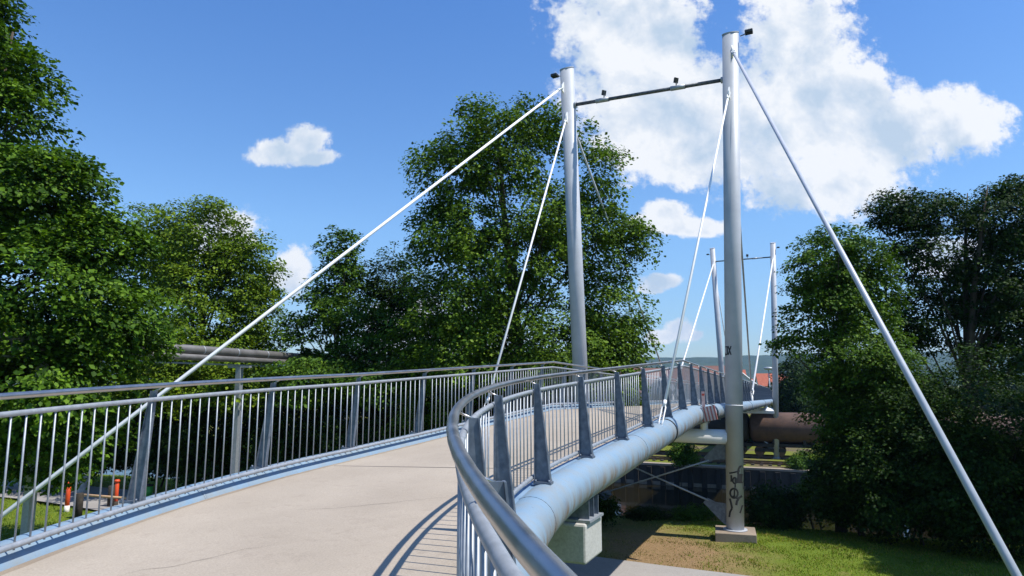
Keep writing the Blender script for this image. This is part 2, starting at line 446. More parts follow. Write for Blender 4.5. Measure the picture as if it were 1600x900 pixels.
for t in tt_:                               # grit and soil that gathers along the foot of the left tube
    wd_ = .035+.05*max(0, mnoise.noise((t*.9, 2.2, 0))+.25)+.03*abs(mnoise.noise((t*4.7, 5., 0)))
    vs += [pt(t, W+.045, DZ+.006), pt(t, W+.035-wd_, DZ+.0035)]
gs.add(vs, [(2*i, 2*i+1, 2*i+3, 2*i+2) for i in range(len(tt_)-1)])
link_mesh('grit', gs, M['grit'], deck)
ck = MB()
for t0, o0, n_, a_ in ((-2.6, 2.1, 22, .35), (-1.2, 1.2, 16, -.5), (2.6, 1.6, 20, .2), (-4.4, 2.6, 18, .8), (4.9, 2.2, 20, -.2)):
    q = [(t0, o0)]
    for k in range(n_):
        a2_ = a_+1.1*mnoise.noise((k*.45, t0, o0)); q.append((q[-1][0]+.06*math.sin(a2_), q[-1][1]-.07*math.cos(a2_)))
    zc_ = lambda o: DZR+(DZ-DZR)*(o-.03)/(W+.03)+.0035
    vs = []
    for k, (t, o) in enumerate(q):
        w_ = .0022*(1-abs(2*k/len(q)-1))+.0007; vs += [pt(t-w_, o, zc_(o)), pt(t+w_, o, zc_(o))]
    ck.add(vs, [(2*i, 2*i+1, 2*i+3, 2*i+2) for i in range(len(q)-1)])
tag(link_mesh('hairline_cracks', ck, M['dark'], deck), kind='stuff')
for k in range(-6, 40, 2):
    t = k*1.86+.3
    x, y, h = plan(t)
    c = pt(t, W/2, DZ-.36)
    link_mesh('floor_beam', MB().box(c, (W-.2, .12, .24), -h), M['edge'], fb)

# ------------------------------------------------------------------ railings
HR, RR = .026, .0225
def curve_pts(off, dz): return [pt(t, off, dz) for t in st]
def railing(side, label, posts, bsp, near_lo):
    sg = 1 if side == 0 else -1
    MIDZ, BOTZ, POSTZ = (-.14, -1.078, -1.125) if side == 0 else (-.138, -1.135, -1.150)
    IN = .035; PX = 0. if side == 0 else .085; PW = 0. if side == 0 else .035
    o0 = 0. if side == 0 else W
    def off(d): return o0-sg*d              # d metres outward
    root = thing('railing', pt(0, off(.1), DZ), label, 'railing')
    base = Vector(root.location)
    link_mesh('handrail', MB().tube(curve_pts(off(0), 0), HR, 16), M['steel'], root)
    link_mesh('top_rail', MB().tube(curve_pts(off(IN), MIDZ), RR, 14), M['galv'], root)
    link_mesh('bottom_rail', MB().tube(curve_pts(off(IN), BOTZ), .025, 14), M['galv'], root)
    # a tapered fin post, its local +X outward, origin on the handrail line
    p = MB(); T = .016
    p.prism([(.075+PX, -T/2, POSTZ+.012), (.245+PX-PW, -T/2, POSTZ+.012), (.120, -T/2, -.055), (.072, -T/2, -.055)], (0, T, 0))
    for e0, e1, f0, f1 in ((.2445+PX-PW, .2525+PX-PW, .1195, .1275), (.0675+PX, .0755+PX, .0645, .0725)):
        wb, wt = (.04, .02) if side == 0 else (.028, .016)
        vs = [(e0, -wb, POSTZ+.012), (e1, -wb, POSTZ+.012), (e1, wb, POSTZ+.012), (e0, wb, POSTZ+.012),
              (f0, -wt, -.055), (f1, -wt, -.055), (f1, wt, -.055), (f0, wt, -.055)]
        p.add(vs, [(0, 1, 2, 3), (7, 6, 5, 4), (0, 4, 5, 1), (1, 5, 6, 2), (2, 6, 7, 3), (3, 7, 4, 0)])
    post0 = link_mesh('post', p, M['post'])
    bp = MB().box((.165+PX, 0, POSTZ), (.20, .13, .024))
    for bx in (.09+PX, .24+PX):
        for by in (-.05, .05): bp.tube([(bx, by, POSTZ+.005), (bx, by, POSTZ+.035)], .014, 6)
    if side == 0: bp.box((.175, 0, POSTZ-.045), (.15, .11, .07))
    plate0 = link_mesh('base_plate', bp, M['post'])
    br = MB().tube([(.095, 0, -.060), (.05, 0, -.042), (.0, 0, -.018)], .007, 8)
    br0 = link_mesh('bracket', br, M['steel'])
    protos = (post0, plate0, br0)
    for t in posts:
        x, y, h = plan(t)
        c = Vector(pt(t, off(0), 0))
        rz = -h if side == 0 else math.pi-h
        po = share('post', post0, root, c-base, rz)
        for nm, q in (('base_plate', plate0), ('bracket', br0)):
            ch = bpy.data.objects.new(nm, q.data); COL.objects.link(ch); ch.parent = po
    for q in protos: bpy.data.objects.remove(q)
    # balusters
    zb = BOTZ-.035; ht = MIDZ-zb
    b0 = link_mesh('baluster', MB().tube([(0, 0, 0), (0, 0, ht)], .0078, 8), M['galv'])
    rest = MB(); t = S_START; cnt = 0
    while t < S_END:
        if min(abs(t-q) for q in posts) > .03:
            c = Vector(pt(t, off(IN), zb))
            if t > near_lo and cnt < 100:
                share('baluster', b0, root, c-base, 0); cnt += 1
            else:
                rest.tube([c, c+Vector((0, 0, ht))], .0078, 6, cap=False)
        t += bsp if side == 0 or t > 0 else bsp/(1+W/R1)
    r_ = link_mesh('baluster', rest, M['galv'], root); tag(r_, kind='stuff')
    bpy.data.objects.remove(b0)
    return root
railing(0, 'galvanised railing along the near right edge of the footbridge, sweeping past the camera', [-3.4+1.9*k for k in range(-5, 46)], .155, -8.6)
railing(1, 'galvanised railing along the far left edge of the footbridge, in front of the dark trees', [-1.25-1.63*k for k in range(7, -1, -1)]+[.35+2.02*k for k in range(0, 41)], .152, -6.0)

# ------------------------------------------------------------------ pylons
LEAN = R(2.05)
NR = Vector((6.61, 20.54, 0)); NL = Vector((2.29, 23.0, 0))
FR = Vector((24.45, 64.0, 0)); FL = Vector((20.35, 66.7, 0))
PR = .25
def axis_pt(P, Q, z):                      # P: this pylon, Q: its partner; leans away from the partner
    o = (P-Q).normalized()
    return Vector((P.x, P.y, 0))+o*math.tan(LEAN)*z*.93+Vector((0, 0, z))
def strokes_on(P, Q, strokes, r):
    m = MB()
    c = axis_pt(P, Q, -2.5); view = Vector((c.x, c.y, 0)).normalized(); right = Vector((view.y, -view.x, 0))
    D = c.dot(view); k = F/D
    def on(px, py):
        z = -(py-597)/k*.985
        A = axis_pt(P, Q, z); xx = 800+F*A.x/(A.y*CP+A.z*SP)
        sx = max(-.98, min(.98, (px-xx)/k/r)); co = math.sqrt(1-sx*sx)
        return A+(right*sx-view*co)*r, (right*sx-view*co)
    for wpx, pts in strokes:
        wpx *= 1.45
        dense = []
        for (x0, y0), (x1, y1) in zip(pts, pts[1:]):
            n = max(2, int(math.hypot(x1-x0, y1-y0)/1.5))
            dense += [(x0+(x1-x0)*i/n, y0+(y1-y0)*i/n) for i in range(n)]
        dense.append(pts[-1]); vs = []
        for i, (x, y) in enumerate(dense):
            xa, ya = dense[max(0, i-1)]; xb, yb = dense[min(len(dense)-1, i+1)]
            l = math.hypot(xb-xa, yb-ya) or 1; nx, ny = -(yb-ya)/l*wpx/2, (xb-xa)/l*wpx/2
            vs += [on(x+nx, y+ny)[0], on(x-nx, y-ny)[0]]
        m.add(vs, [(2*i, 2*i+1, 2*i+3, 2*i+2) for i in range(len(dense)-1)])
    return m
def pylon(P, Q, zb, zt, label, lugs, plinth_label=None):
    b = axis_pt(P, Q, zb); root = thing('bridge_pylon', b, label, 'pylon', 'leaning steel pylons of the footbridge')
    o = (P-Q).normalized(); top = axis_pt(P, Q, zt); ax = (top-b).normalized()
    m = MB().tube([b, top], PR, 40)
    tilt = Vector((.16, .25, 0))           # the shaft is cut off at a slant
    for i in range(40, 80):
        v = Vector(m.v[i]); v.z += (v-top).dot(tilt); m.v[i] = tuple(v)
    sh = link_mesh('shaft', m, M['pylon'], root)
    capm = MB(); ring = [Vector(m.v[i]) for i in range(40, 80)]; ctr = sum(ring, Vector())/40
    capm.prism([ctr+(v-ctr)*1.05 for v in ring], (0, 0, .03))
    link_mesh('cap', capm, M['pylon'], root)
    for z in ((-.68,) if zt > 10.5 and P is NR or P is NL else ()):
        j = axis_pt(P, Q, z); link_mesh('joint_ring', MB().tube([j-ax*.012, j+ax*.012], PR+.006, 40), M['white'], root)
    foot = MB().tube([b, b+Vector((0, 0, .035))], PR+.09, 32)
    link_mesh('foot_flange', foot, M['pylon'], root)
    for z, d in lugs:                        # ear plates the cables are pinned to
        c = axis_pt(P, Q, z); d = Vector(d).normalized(); hz = Vector((d.x, d.y, 0)).normalized(); sd = hz.cross(Vector((0, 0, 1)))
        poly = [c+hz*(PR-.03)+Vector((0, 0, .28)), c+hz*(PR+.13)+Vector((0, 0, .06)), c+hz*(PR+.15)+Vector((0, 0, -.06)), c+hz*(PR+.09)+Vector((0, 0, -.14)), c+hz*(PR-.03)+Vector((0, 0, -.2))]
        link_mesh('cable_lug', MB().prism([q-sd*.02 for q in poly], sd*.04), M['white'], root)
    return root
zNR, zNL, zF = 10.93, 11.1, 13.1
UP, DN, FW = 10.2, 8.85, 8.75; UPL, DNL, FWL = 10.3, 9.15, 9.15
# anchor points of the cables
def anchor(P, Q, z, px, py, D):
    a = axis_pt(P, Q, z); q = Vector(at_d(px, py, D)); f = (GZ+.3-a.z)/(q.z-a.z)
    return a+(q-a)*f
AR = anchor(NR, NL, UP, 1585, 900, 7.0); AL = anchor(NL, NR, UPL, 0, 812, 11.0)
def tube_pt(t, side, dz=.24, out=.0): 
    return Vector(pt(t, -(TO+out) if side == 0 else W+TOL+out, (TZ if side == 0 else TZL)+dz))
HANG = 4.75; HANGL = 5.3
nodeR, nodeL = tube_pt(33.5, 0, .62, .05), tube_pt(30.5, 1, .55, .05)
def d2(P, q): return (q.x-P.x, q.y-P.y, 0)
pn_r = pylon(NR, NL, GZ+.22, zNR, 'nearest thick pale grey pylon at right, standing on a concrete plinth, graffiti near its foot',
      [(UP, d2(NR, AR)), (DN, d2(NR, tube_pt(HANG, 0))), (FW, d2(NR, nodeR))])
pn_l = pylon(NL, NR, GZ+.1, zNL, 'leaning pale grey pylon behind the left railing, in front of the big tree',
      [(UPL, d2(NL, AL)), (DNL, d2(NL, tube_pt(HANGL, 1))), (FWL, d2(NL, nodeL))])
pylon(FR, FL, YZ+.1, zF, 'distant thin pylon on the quay, right one of the far pair beside the tree branches', [(zF-1.6, d2(FR, nodeR)), (zF-2.0, (.4, .9, 0))])
pylon(FL, FR, YZ+.1, zF+.1, 'distant thin pylon, left one of the far pair just left of the near pylon', [(zF-1.6, d2(FL, nodeL)), (zF-2.0, (.4, .9, 0))])
# graffiti on the near pylon's foot
def circ(cx, cy, rx, ry, a0=0, a1=360, n=20): return [(cx+rx*math.cos(R(a0+(a1-a0)*i/n)), cy+ry*math.sin(R(a0+(a1-a0)*i/n))) for i in range(n+1)]
S_ = lambda *p: [(1100+x/5, 680+y/5) for x, y in p]
stro = [(2.0, S_((262, 248), (266, 215), (275, 196), (286, 194), (292, 212), (293, 248))), (1.5, S_((202, 246), (240, 236), (275, 225))),
        (1.6, S_((216, 258), (217, 300))), (1.5, circ(1148, 739, 2.6, 4.2)), (1.3, S_((243, 275), (243, 345))), (9.0, S_((256, 280), (300, 282))),
        (1.6, S_((296, 300), (300, 330), (302, 360))), (1.8, circ(1147, 757, 5.2, 6.6)), (1.5, S_((238, 360), (238, 412))),
        (2.2, S_((250, 468), (256, 440), (268, 418), (290, 404))), (1.6, S_((225, 405), (250, 418), (268, 420))),
        (1.9, S_((206, 425), (216, 460), (222, 492))), (1.7, S_((222, 492), (208, 520), (203, 556))), (1.5, S_((293, 470), (284, 500), (276, 524))),
        (1.2, S_((210, 300), (232, 302)))]
link_mesh('graffiti', strokes_on(NR, NL, stro, PR+.003), M['black'], pn_r)
stro = [(1.2, [(1134.5, 545), (1137, 544.5), (1137.5, 556), (1135, 557), (1134.6, 554)]), (1.2, [(1138.5, 544), (1142.6, 557)]), (1.2, [(1142.6, 544), (1138.6, 557)])]
link_mesh('graffiti', strokes_on(NR, NL, stro, PR+.003), M['black'], pn_r)

# plinths
def plinth(P, Q, z, size, label, mat='plinth', h=.3):
    b = axis_pt(P, Q, z)
    o = link_mesh('concrete_plinth', MB().box((b.x, b.y, z-h/2+.0), (size, size, h*1.0), -H+.12), M[mat], None, (b.x, b.y, z-h), .015)
    tag(o, label, 'plinth', 'concrete plinths of the pylons')
plinth(NR, NL, GZ+.22, 1.12, 'square brown concrete plinth under the graffitied pylon on the lawn')
plinth(NL, NR, GZ+.1, .95, 'concrete plinth under the leaning pylon behind the left railing')
plinth(FR, FL, YZ+.1, .9, 'concrete plinth under the far right pylon on the quay')
plinth(FL, FR, YZ+.1, .9, 'concrete plinth under the far left pylon behind the bridge')

# cables
def cable(a, b, r, label, fork_b=True, fork_a=True, mat='white'):
    a, b = Vector(a), Vector(b); d = (b-a).normalized(); L_ = (b-a).length
    root = thing('stay_cable', b, label, 'cable', 'stay cables of the footbridge')
    a2 = a+d*(.28 if fork_a else 0); b2 = b-d*(.55 if fork_b else 0)
    link_mesh('rod', MB().tube([a2, b2], r, 14), M[mat], root)
    s = d.cross(Vector((0, 0, 1))).normalized()
    for flag, e, dd in ((fork_a, a, -d), (fork_b, b, d)):
        if not flag: continue
        big = dd.dot(d) > 0; ln = .55 if big else .28; q = e-dd*ln
        m = MB().tube([q-dd*.06, q+dd*.06], r*1.25, 12)
        for k in (-1, 1):
            m.tube([q+dd*.02, q+dd*(ln*.18)+s*k*r*1.25, q+dd*(ln*.8)+s*k*r*1.25, e+s*k*r*1.0], r*.5, 8)
        m.tube([e-s*r*1.6, e+s*r*1.6], r*.8, 10)
        link_mesh('fork', m, M[mat], root)
    return root
def lug(P, Q, z, tgt):
    c = axis_pt(P, Q, z); t = Vector((tgt.x-P.x, tgt.y-P.y, 0)).normalized(); return c+t*(PR+.09)
RC = .044
cable(lug(NR, NL, UP, AR), AR, RC, mat='shaderod', label='long stay from the near right pylon down to the lawn at the right edge')
cable(lug(NL, NR, UPL, AL), AL, .038, 'long white stay from the left pylon running down behind the left railing to the lawn')
cable(lug(NR, NL, DN, tube_pt(HANG, 0)), tube_pt(HANG, 0, .2, .08), .029, 'white hanger from the near right pylon down to the blue tube, fork at its foot')
cable(lug(NL, NR, DNL, tube_pt(HANGL, 1)), tube_pt(HANGL, 1, .2, .08), .029, 'white hanger from the left pylon down to the left edge of the deck')
cable(lug(NR, NL, FW, nodeR), nodeR, .04, mat='shaderod', label= 'dark cable behind the near right pylon sloping away to mid-span')
cable(lug(NL, NR, FWL, nodeL), nodeL, .04, mat='shaderod', label= 'dark cable from the left pylon sloping away across the big tree to mid-span')
cable(lug(FR, FL, zF-1.6, nodeR), nodeR, .06, 'white cable from the far right pylon meeting another in a V at mid-span')
cable(lug(FL, FR, zF-1.6, nodeL), nodeL, .06, 'thin white cable from the far left pylon down to mid-span')
bR = tube_pt(72, 0); bL = tube_pt(72, 1)
cable(lug(FR, FL, zF-2, bR), bR, .045, 'thin dark cable behind the far right pylon, seen beside the branches')
cable(lug(FL, FR, zF-2, bL), bL, .045, 'thin dark cable behind the far left pylon')
# hanger posts at mid-span carrying the cable nodes
for nd, sd, lb in ((nodeR, 0, 'right'), (nodeL, 1, 'left')):
    o = link_mesh('cable_bracket', MB().tube([nd+Vector((0, 0, -.75)), nd+Vector((0, 0, .03))], .07, 12), M['white'], None, nd+Vector((0, 0, -.75)))
    tag(o, f'short white bracket on the {lb} tube where two cables meet at mid-span', 'bracket')

# ------------------------------------------------------------------ cross beams, bracing
def crossbeam(P, Q, z, label, r=.215):
    a, b = axis_pt(P, Q, z), axis_pt(Q, P, z)
    root = thing('cross_beam', (a+b)/2, label, 'beam')
    link_mesh('beam', MB().tube([a+(b-a)*.035, b+(a-b)*.035], r, 26), M['white'], root)
    for q in (.18, .82):
        c = a.lerp(b, q); link_mesh('stub_column', MB().tube([c, c+Vector((0, 0, .75))], .11, 16), M['white'], root)
    return root
crossbeam(NR, NL, -1.62, 'white horizontal tube under the deck joining the two near pylons')
crossbeam(FR, FL, -2.6, 'white horizontal tube under the deck joining the two far pylons')
def bracing(P, Q, zt, zb, label_a, label_b, rr=.024, mt='galv'):
    for A, B, lb in ((P, Q, label_a), (Q, P, label_b)):
        a = axis_pt(A, B, zt); b = axis_pt(B, A, zb); d = (b-a).normalized()
        h1 = Vector((d.x, d.y, 0)).normalized(); s = h1.cross(Vector((0, 0, 1)))
        root = thing('brace_rod', b, lb, 'brace', 'crossed brace rods between pylons')
        link_mesh('rod', MB().tube([a+d*.8, b-d*.8], rr, 10), M[mt], root)
        for c, hh, up in ((a, h1, -1), (b, -h1, 1)):
            poly = [c+hh*(PR-.02)+Vector((0, 0, -.40*up)), c+hh*(PR+.10)+Vector((0, 0, -.34*up)), c+hh*(PR+.66)+Vector((0, 0, .20*up)), c+hh*(PR+.54)+Vector((0, 0, .34*up)), c+hh*(PR+.3)+Vector((0, 0, .24*up)), c+hh*(PR-.02)+Vector((0, 0, .22*up))]
            link_mesh('gusset', MB().prism([q-s*.015 for q in poly], s*.03), M['post'], root)  # darker steel here paints in the shade below the deck
bracing(NR, NL, -2.05, GZ+.72, 'dark brace rod falling to the left under the bridge, upper gusset on the near pylon', 'pale brace rod under the bridge, falling right to the near pylon foot')
bracing(FR, FL, -3.3, YZ+.9, 'thin brace rod falling to the left between the far pylons', 'thin white brace rod falling to the right to the foot of the far right pylon', .045, 'white')

# ------------------------------------------------------------------ light bars and floodlights
def light_bar(P, Q, zP, zQ, label):
    a, b = axis_pt(P, Q, zP), axis_pt(Q, P, zQ)
    root = thing('light_bar', (a+b)/2, label, 'light bar')
    d = (b-a).normalized()
    link_mesh('pipe', MB().tube([a+d*PR*.95, b-d*PR*.95], .06, 16), M['bar'], root)
    for q in (.30, .77):
        c = a.lerp(b, q); link_mesh('sleeve', MB().tube([c-d*.24, c+d*.24], .078, 16), M['galv'], root)
    for e, dd in ((a, d), (b, -d)):
        link_mesh('end_flange', MB().tube([e+dd*(PR-.01), e+dd*(PR+.05)], .10, 16), M['galv'], root)
    return a, b, d
def floodlight(base, fwd, up, label, k_=1.):
    base = Vector(base); fwd = Vector(fwd).normalized(); up = Vector(up).normalized(); s = fwd.cross(up).normalized(); up = s.cross(fwd)
    root = thing('floodlight', base, label, 'floodlight', 'floodlights on the pylons')
    link_mesh('bracket', MB().tube([base, base+fwd*.12*k_+up*.02*k_, base+fwd*.2*k_+up*.06*k_], .018, 8), M['bar'], root)
    c = base+fwd*.27*k_+up*.07*k_
    link_mesh('lamp_housing', MB().box(c, (.24*k_, .22*k_, .09*k_), ax=[fwd, s, up]), M['black'], root, bevel=.012*k_)
    link_mesh('lens', MB().box(c-up*.048*k_, (.2*k_, .18*k_, .006), ax=[fwd, s, up]), M['glass'], root)
    fm = MB()
    for q in range(5): fm.box(c+(up*.058+fwd*(-.08+.04*q))*k_, (.008, .18*k_, .03*k_), ax=[fwd, s, up])
    fm.box(c+up*.046*k_, (.2*k_, .19*k_, .008), ax=[fwd, s, up])
    link_mesh('cooling_fins', fm, M['bar'], root)
a, b, d = light_bar(NR, NL, 9.45, 9.72, 'dark galvanised pipe spanning between the tops of the near pylons')
back = Vector((VX[0], VX[1], 0))
for q, lb in ((.31, 'small black floodlight on the near pipe, the one closer to the right pylon'), (.76, 'small black floodlight on the near pipe, the one closer to the left pylon')):
    c = a.lerp(b, q)
    floodlight(c+Vector((0, 0, .05)), Vector((.1, -.2, .7)), Vector((-.35, .5, .75)), lb, .72)
oR = (NR-NL).normalized()
floodlight(axis_pt(NR, NL, zNR-.12)+oR*PR*.8+Vector((.1, 0, 0)), oR+Vector((.4, 0, .1)), (0, 0, 1), 'small black floodlight sticking out to the right from the top of the near right pylon')
floodlight(axis_pt(NL, NR, zNL-.2)-oR*PR*.9, -oR, (0, 0, 1), 'small black floodlight sticking out to the left from the top of the left pylon')
a, b, d = light_bar(FR, FL, zF-1.35, zF-1.25, 'thin distant pipe spanning between the far pylons')
floodlight(a.lerp(b, .42)+Vector((0, 0, .07)), Vector((.15, -.1, .9)), Vector((-.3, .9, .1)), 'tiny floodlight on the distant pipe between the far pylons')
floodlight(axis_pt(FR, FL, zF-.55)+oR*PR*.8, oR, (0, 0, 1), 'tiny floodlight at the top of the far right pylon')
floodlight(axis_pt(FL, FR, zF-.55)-oR*PR*.9, -oR, (0, 0, 1), 'tiny floodlight at the top of the far left pylon')

# ------------------------------------------------------------------ pier under the ramp
PT = .05
x, y, h = plan(PT); rt = Vector((math.cos(h), -math.sin(h), 0)); fw = Vector((math.sin(h), math.cos(h), 0))
cen = Vector(pt(PT, W/2, 0)); zt = zz(PT)+TZ-TR-.20
root = thing('bridge_pier', (cen.x, cen.y, GZ), 'pale concrete pier under the curved ramp, steel fins between it and the blue tube', 'pier')
hw = W/2+.36
poly = [cen+rt*q for q in ()]
cap = MB(); zc = zt; hh = .50
pl = [(-hw, -.02), (-hw, -hh*.8), (-.9, -hh-.35), (.9, -hh-.35), (hw-.45, -hh), (hw, -hh), (hw, -.02)]
cap.prism([Vector((cen.x, cen.y, zc))+rt*u_+Vector((0, 0, v_))-fw*.36 for u_, v_ in pl], fw*.72)
link_mesh('pier_cap', cap, M['conc'], root, bevel=.03)
link_mesh('column', MB().tube([(cen.x, cen.y, GZ-.3), (cen.x, cen.y, zc-hh)], .42, 26), M['conc'], root)
for s_ in (1, -1):
    c = cen+rt*s_*(W/2+TO); c.z = zc
    link_mesh('bearing_plate', MB().box((c.x, c.y, zc), (.42, .6, .03), -h), M['galv'], root)
    for k in (-.2, 0, .2):
        q = c+fw*k
        link_mesh('fin', MB().box((q.x, q.y, zc+.14), (.34, .02, .25), -h), M['post'], root)

# ------------------------------------------------------------------ navigation signs on the right tube
c = Vector(at_d(1097, 648, 17.6))
sg = link_mesh('sign_board', MB().box((0, 0, 0), (.78, .02, .36)), M['stripe']); sg.location = c; sg.rotation_euler = (R(4), R(-11), -.75)
tag(sg, 'faded red and white striped warning board hanging on the blue tube above the canal', 'sign')
c = Vector(at_d(1099, 627, 17.9))
root = thing('marker_sign', c, 'narrow upright pinkish sign with red dots standing on the blue tube', 'sign')
link_mesh('plate', MB().box(c, (.085, .012, .50), -.3), M['fade'], root)
fv = Vector((c.x, c.y, 0)).normalized()
for dz in (.17, -.18):
    q = c+Vector((0, 0, dz))-fv*.016; link_mesh('red_dot', MB().tube([q, q-fv*.006], .03, 14), M['redpaint'], root)
# dome lamp under the deck beside the far right pylon
c = Vector(at_d(1197, 634, 60))
root = thing('dome_lamp', c, 'white dome lamp hanging below the far end of the bridge beside the thin pylon', 'lamp')
link_mesh('shade', MB().lathe(c+Vector((0, 0, -.45)), [(.62, 0), (.60, .06), (.42, .2), (.14, .3), (.1, .42)], 20), M['white'], root)
link_mesh('hanger_rod', MB().tube([c+Vector((0, 0, -.05)), c+Vector((0, 0, .45))], .05, 8), M['white'], root)
c = Vector(at_d(1182, 644, 63))
o = link_mesh('white_beam', MB().box(c, (3.0, .25, .22), -H), M['white'], None, c); tag(o, 'short white steel beam below the far span, left of the dome lamp', 'beam')

# ------------------------------------------------------------------ quay wall, rail yard
root = thing('quay_wall', ab(A_WALL, 0, WZ-.5), 'dark quay wall with a pale coping on the far side of the canal', 'wall')
vL, vR = -90, 90
def quad_ab(a0, a1, b0, b1, z0, z1):
    c = ab((a0+a1)/2, (b0+b1)/2, (z0+z1)/2)
    return MB().box(c, (b1-b0, a1-a0, z1-z0), -H)
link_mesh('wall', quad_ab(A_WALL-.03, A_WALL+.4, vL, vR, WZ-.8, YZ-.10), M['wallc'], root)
link_mesh('coping', quad_ab(A_WALL-.15, A_WALL+.6, vL, vR, YZ-.10, YZ+.07), M['coping'], root)
link_mesh('ledge', quad_ab(A_WALL-.10, A_WALL-.035, vL, vR, WZ+.02, WZ+.32), M['coping'], root)
for k in range(-14, 16):
    link_mesh('pile', quad_ab(A_WALL-.33, A_WALL-.10, k*1.15-.2, k*1.15+.2, WZ-.8, YZ-.2), M['blackiron'], root)
def track(a0, label):
    root = thing('railway_track', ab(a0, 0, YZ), label, 'railway track', 'railway tracks in the yard')
    for da in (-.72, .72):
        link_mesh('rail', quad_ab(a0+da-.035, a0+da+.035, -70, 70, YZ+.05, YZ+.22), M['rail'], root)
    m = MB()
    for k in range(-60, 60):
        c = ab(a0, k*.7, YZ+.04); m.box(c, (.24, 2.5, .12), -H)
    tag(link_mesh('sleeper', m, M['dark'], root), kind='stuff')
track(55.2, 'empty rusty track nearest the quay wall'); track(60.6, 'track in the yard carrying the tank wagons')
def wagon(a0, b0, mat, label):
    o = Vector(ab(a0, b0, YZ+.22)); root = thing('tank_wagon', o, label, 'wagon', 'tank wagons in the yard')
    U = Vector((UX[0], UX[1], 0)); V = Vector((VX[0], VX[1], 0)); Z = Vector((0, 0, 1))
    Lh = 5.7
    c = o+Z*2.55
    link_mesh('tank', MB().lathe(c-U*Lh, [(.05, -.42), (.7, -.36), (1.15, -.2), (1.38, 0), (1.42, .15), (1.42, 2*Lh-.15), (1.38, 2*Lh), (1.15, 2*Lh+.2), (.7, 2*Lh+.36), (.05, 2*Lh+.42)], 36, U), mat, root)
    link_mesh('frame', MB().box(o+Z*1.0, (2*Lh+1.2, 1.9, .28), ax=[U, V, Z]), M['blackiron'], root)
    for q in (-3.9, -1.3, 1.3, 3.9):
        link_mesh('saddle', MB().box(o+U*q+Z*1.3, (.25, 2.0, .5), ax=[U, V, Z]), M['blackiron'], root)
    link_mesh('dome', MB().lathe(c+Z*1.38, [(.42, 0), (.42, .18), (.3, .26), (.05, .28)], 18), mat, root)
    for q in (-4.3, 4.3):
        bg = link_mesh('bogie', MB().box(o+U*q+Z*.55, (2.6, 1.9, .3), ax=[U, V, Z]), M['blackiron'], root)
        for e in (-.9, .9):
            for s_ in (-.75, .75):
                p = o+U*(q+e)+V*s_+Z*.45
                link_mesh('wheel', MB().tube([p-V*.06, p+V*.06], .45, 22), M['rail'], bg)
    lm = MB()
    for s_ in (-.2, .2): lm.tube([o+U*(2.2+s_)-V*1.5+Z*1.0, o+U*(2.2+s_)-V*1.46+Z*3.95], .022, 6)
    for k in range(9): lm.tube([o+U*2.0-V*1.48+Z*(1.2+.32*k), o+U*2.4-V*1.48+Z*(1.2+.32*k)], .015, 6)
    link_mesh('ladder', lm, M['blackiron'], root)
    for e in (-1, 1):
        for s_ in (-.6, .6):
            p = o+U*e*(Lh+.6)+V*s_+Z*1.0; link_mesh('buffer', MB().tube([p, p+U*e*.4, p+U*e*.4, p+U*e*.46], [.08, .08, .2, .2], 14), M['blackiron'], root)
wagon(60.6, 3.3, M['rust'], 'rust brown tank wagon seen behind the far right pylon')
wagon(60.6, -8.75, M['blackiron'], 'black tank wagon in the shade under the bridge')
wagon(60.6, 15.9, M['rust'], 'rust brown tank wagon half hidden by the trees at right')

# ------------------------------------------------------------------ left side: heating pipes, posts, bollards
p0 = Vector(at_d(262, 547, 22)); p1 = Vector(at_d(428, 557, 28)); dd = (p1-p0).normalized()
z_ = 1.08
pa, pb = p0-dd*9, p1+dd*12
for q in (pa, pb): q.z = z_
dd = (pb-pa).normalized(); sd = dd.cross(Vector((0, 0, 1)))
rt_ = thing('pipeline', pa+(pb-pa)*.5, 'thick and thin grey heating pipes carried above the ground among the left trees', 'pipeline')
link_mesh('pipe', MB().tube([pa, pb], .155, 22), M['pipe'], rt_); 
o_ = sd*.12+Vector((0, 0, -.26)); link_mesh('pipe', MB().tube([pa+o_, pb+o_], .105, 20), M['pipe'], rt_)
link_mesh('carrier_beam', MB().box((pa+pb)/2+Vector((0, 0, -.46)), ((pb-pa).length, .12, .05), math.atan2(dd.y, dd.x)), M['galv'], rt_)
for k in range(14):
    q = pa+(pb-pa)*((k+.5)/14); link_mesh('band', MB().tube([q-dd*.03, q+dd*.03], .163, 22), M['galv'], rt_)
for px, D in ((370, 25.8), (90, 17.5), (560, 34)):
    q = Vector(at_d(px, 600, D)); tt = (q-pa).dot(dd); f = pa+dd*tt
    link_mesh('support_column', MB().box((f.x, f.y, (GZ-.2+z_-.5)/2), (.2, .2, z_-.5-GZ+.2), math.atan2(dd.y, dd.x)), M['galv'], rt_)
    link_mesh('support_arm', MB().box((f.x, f.y, z_-.52), (.16, .9, .07), math.atan2(dd.y, dd.x)), M['galv'], rt_)
def on_ground(px, py, dz=0.): return Vector(at_z(px, py, GZ+dz))
for px, py, hh, lb in ((180, 793, .95, 'orange marker post right of the timber rail, at the edge of the lane'), (104, 800, .98, 'orange marker post with a pale foot, left of the timber rail')):
    q = on_ground(px, py)
    rt_ = thing('marker_post', q, lb, 'marker post', 'orange marker posts on the lawn')
    link_mesh('post', MB().lathe(q, [(.075, -.1), (.075, hh-.12), (.06, hh-.1), (.06, hh-.07), (.095, hh-.06), (.095, hh), (.07, hh+.03)], 16), M['orange'], rt_)
    link_mesh('foot', MB().lathe(q, [(.085, -.1), (.085, .22)], 16), M['pale'] if px < 150 else M['dark'], rt_)
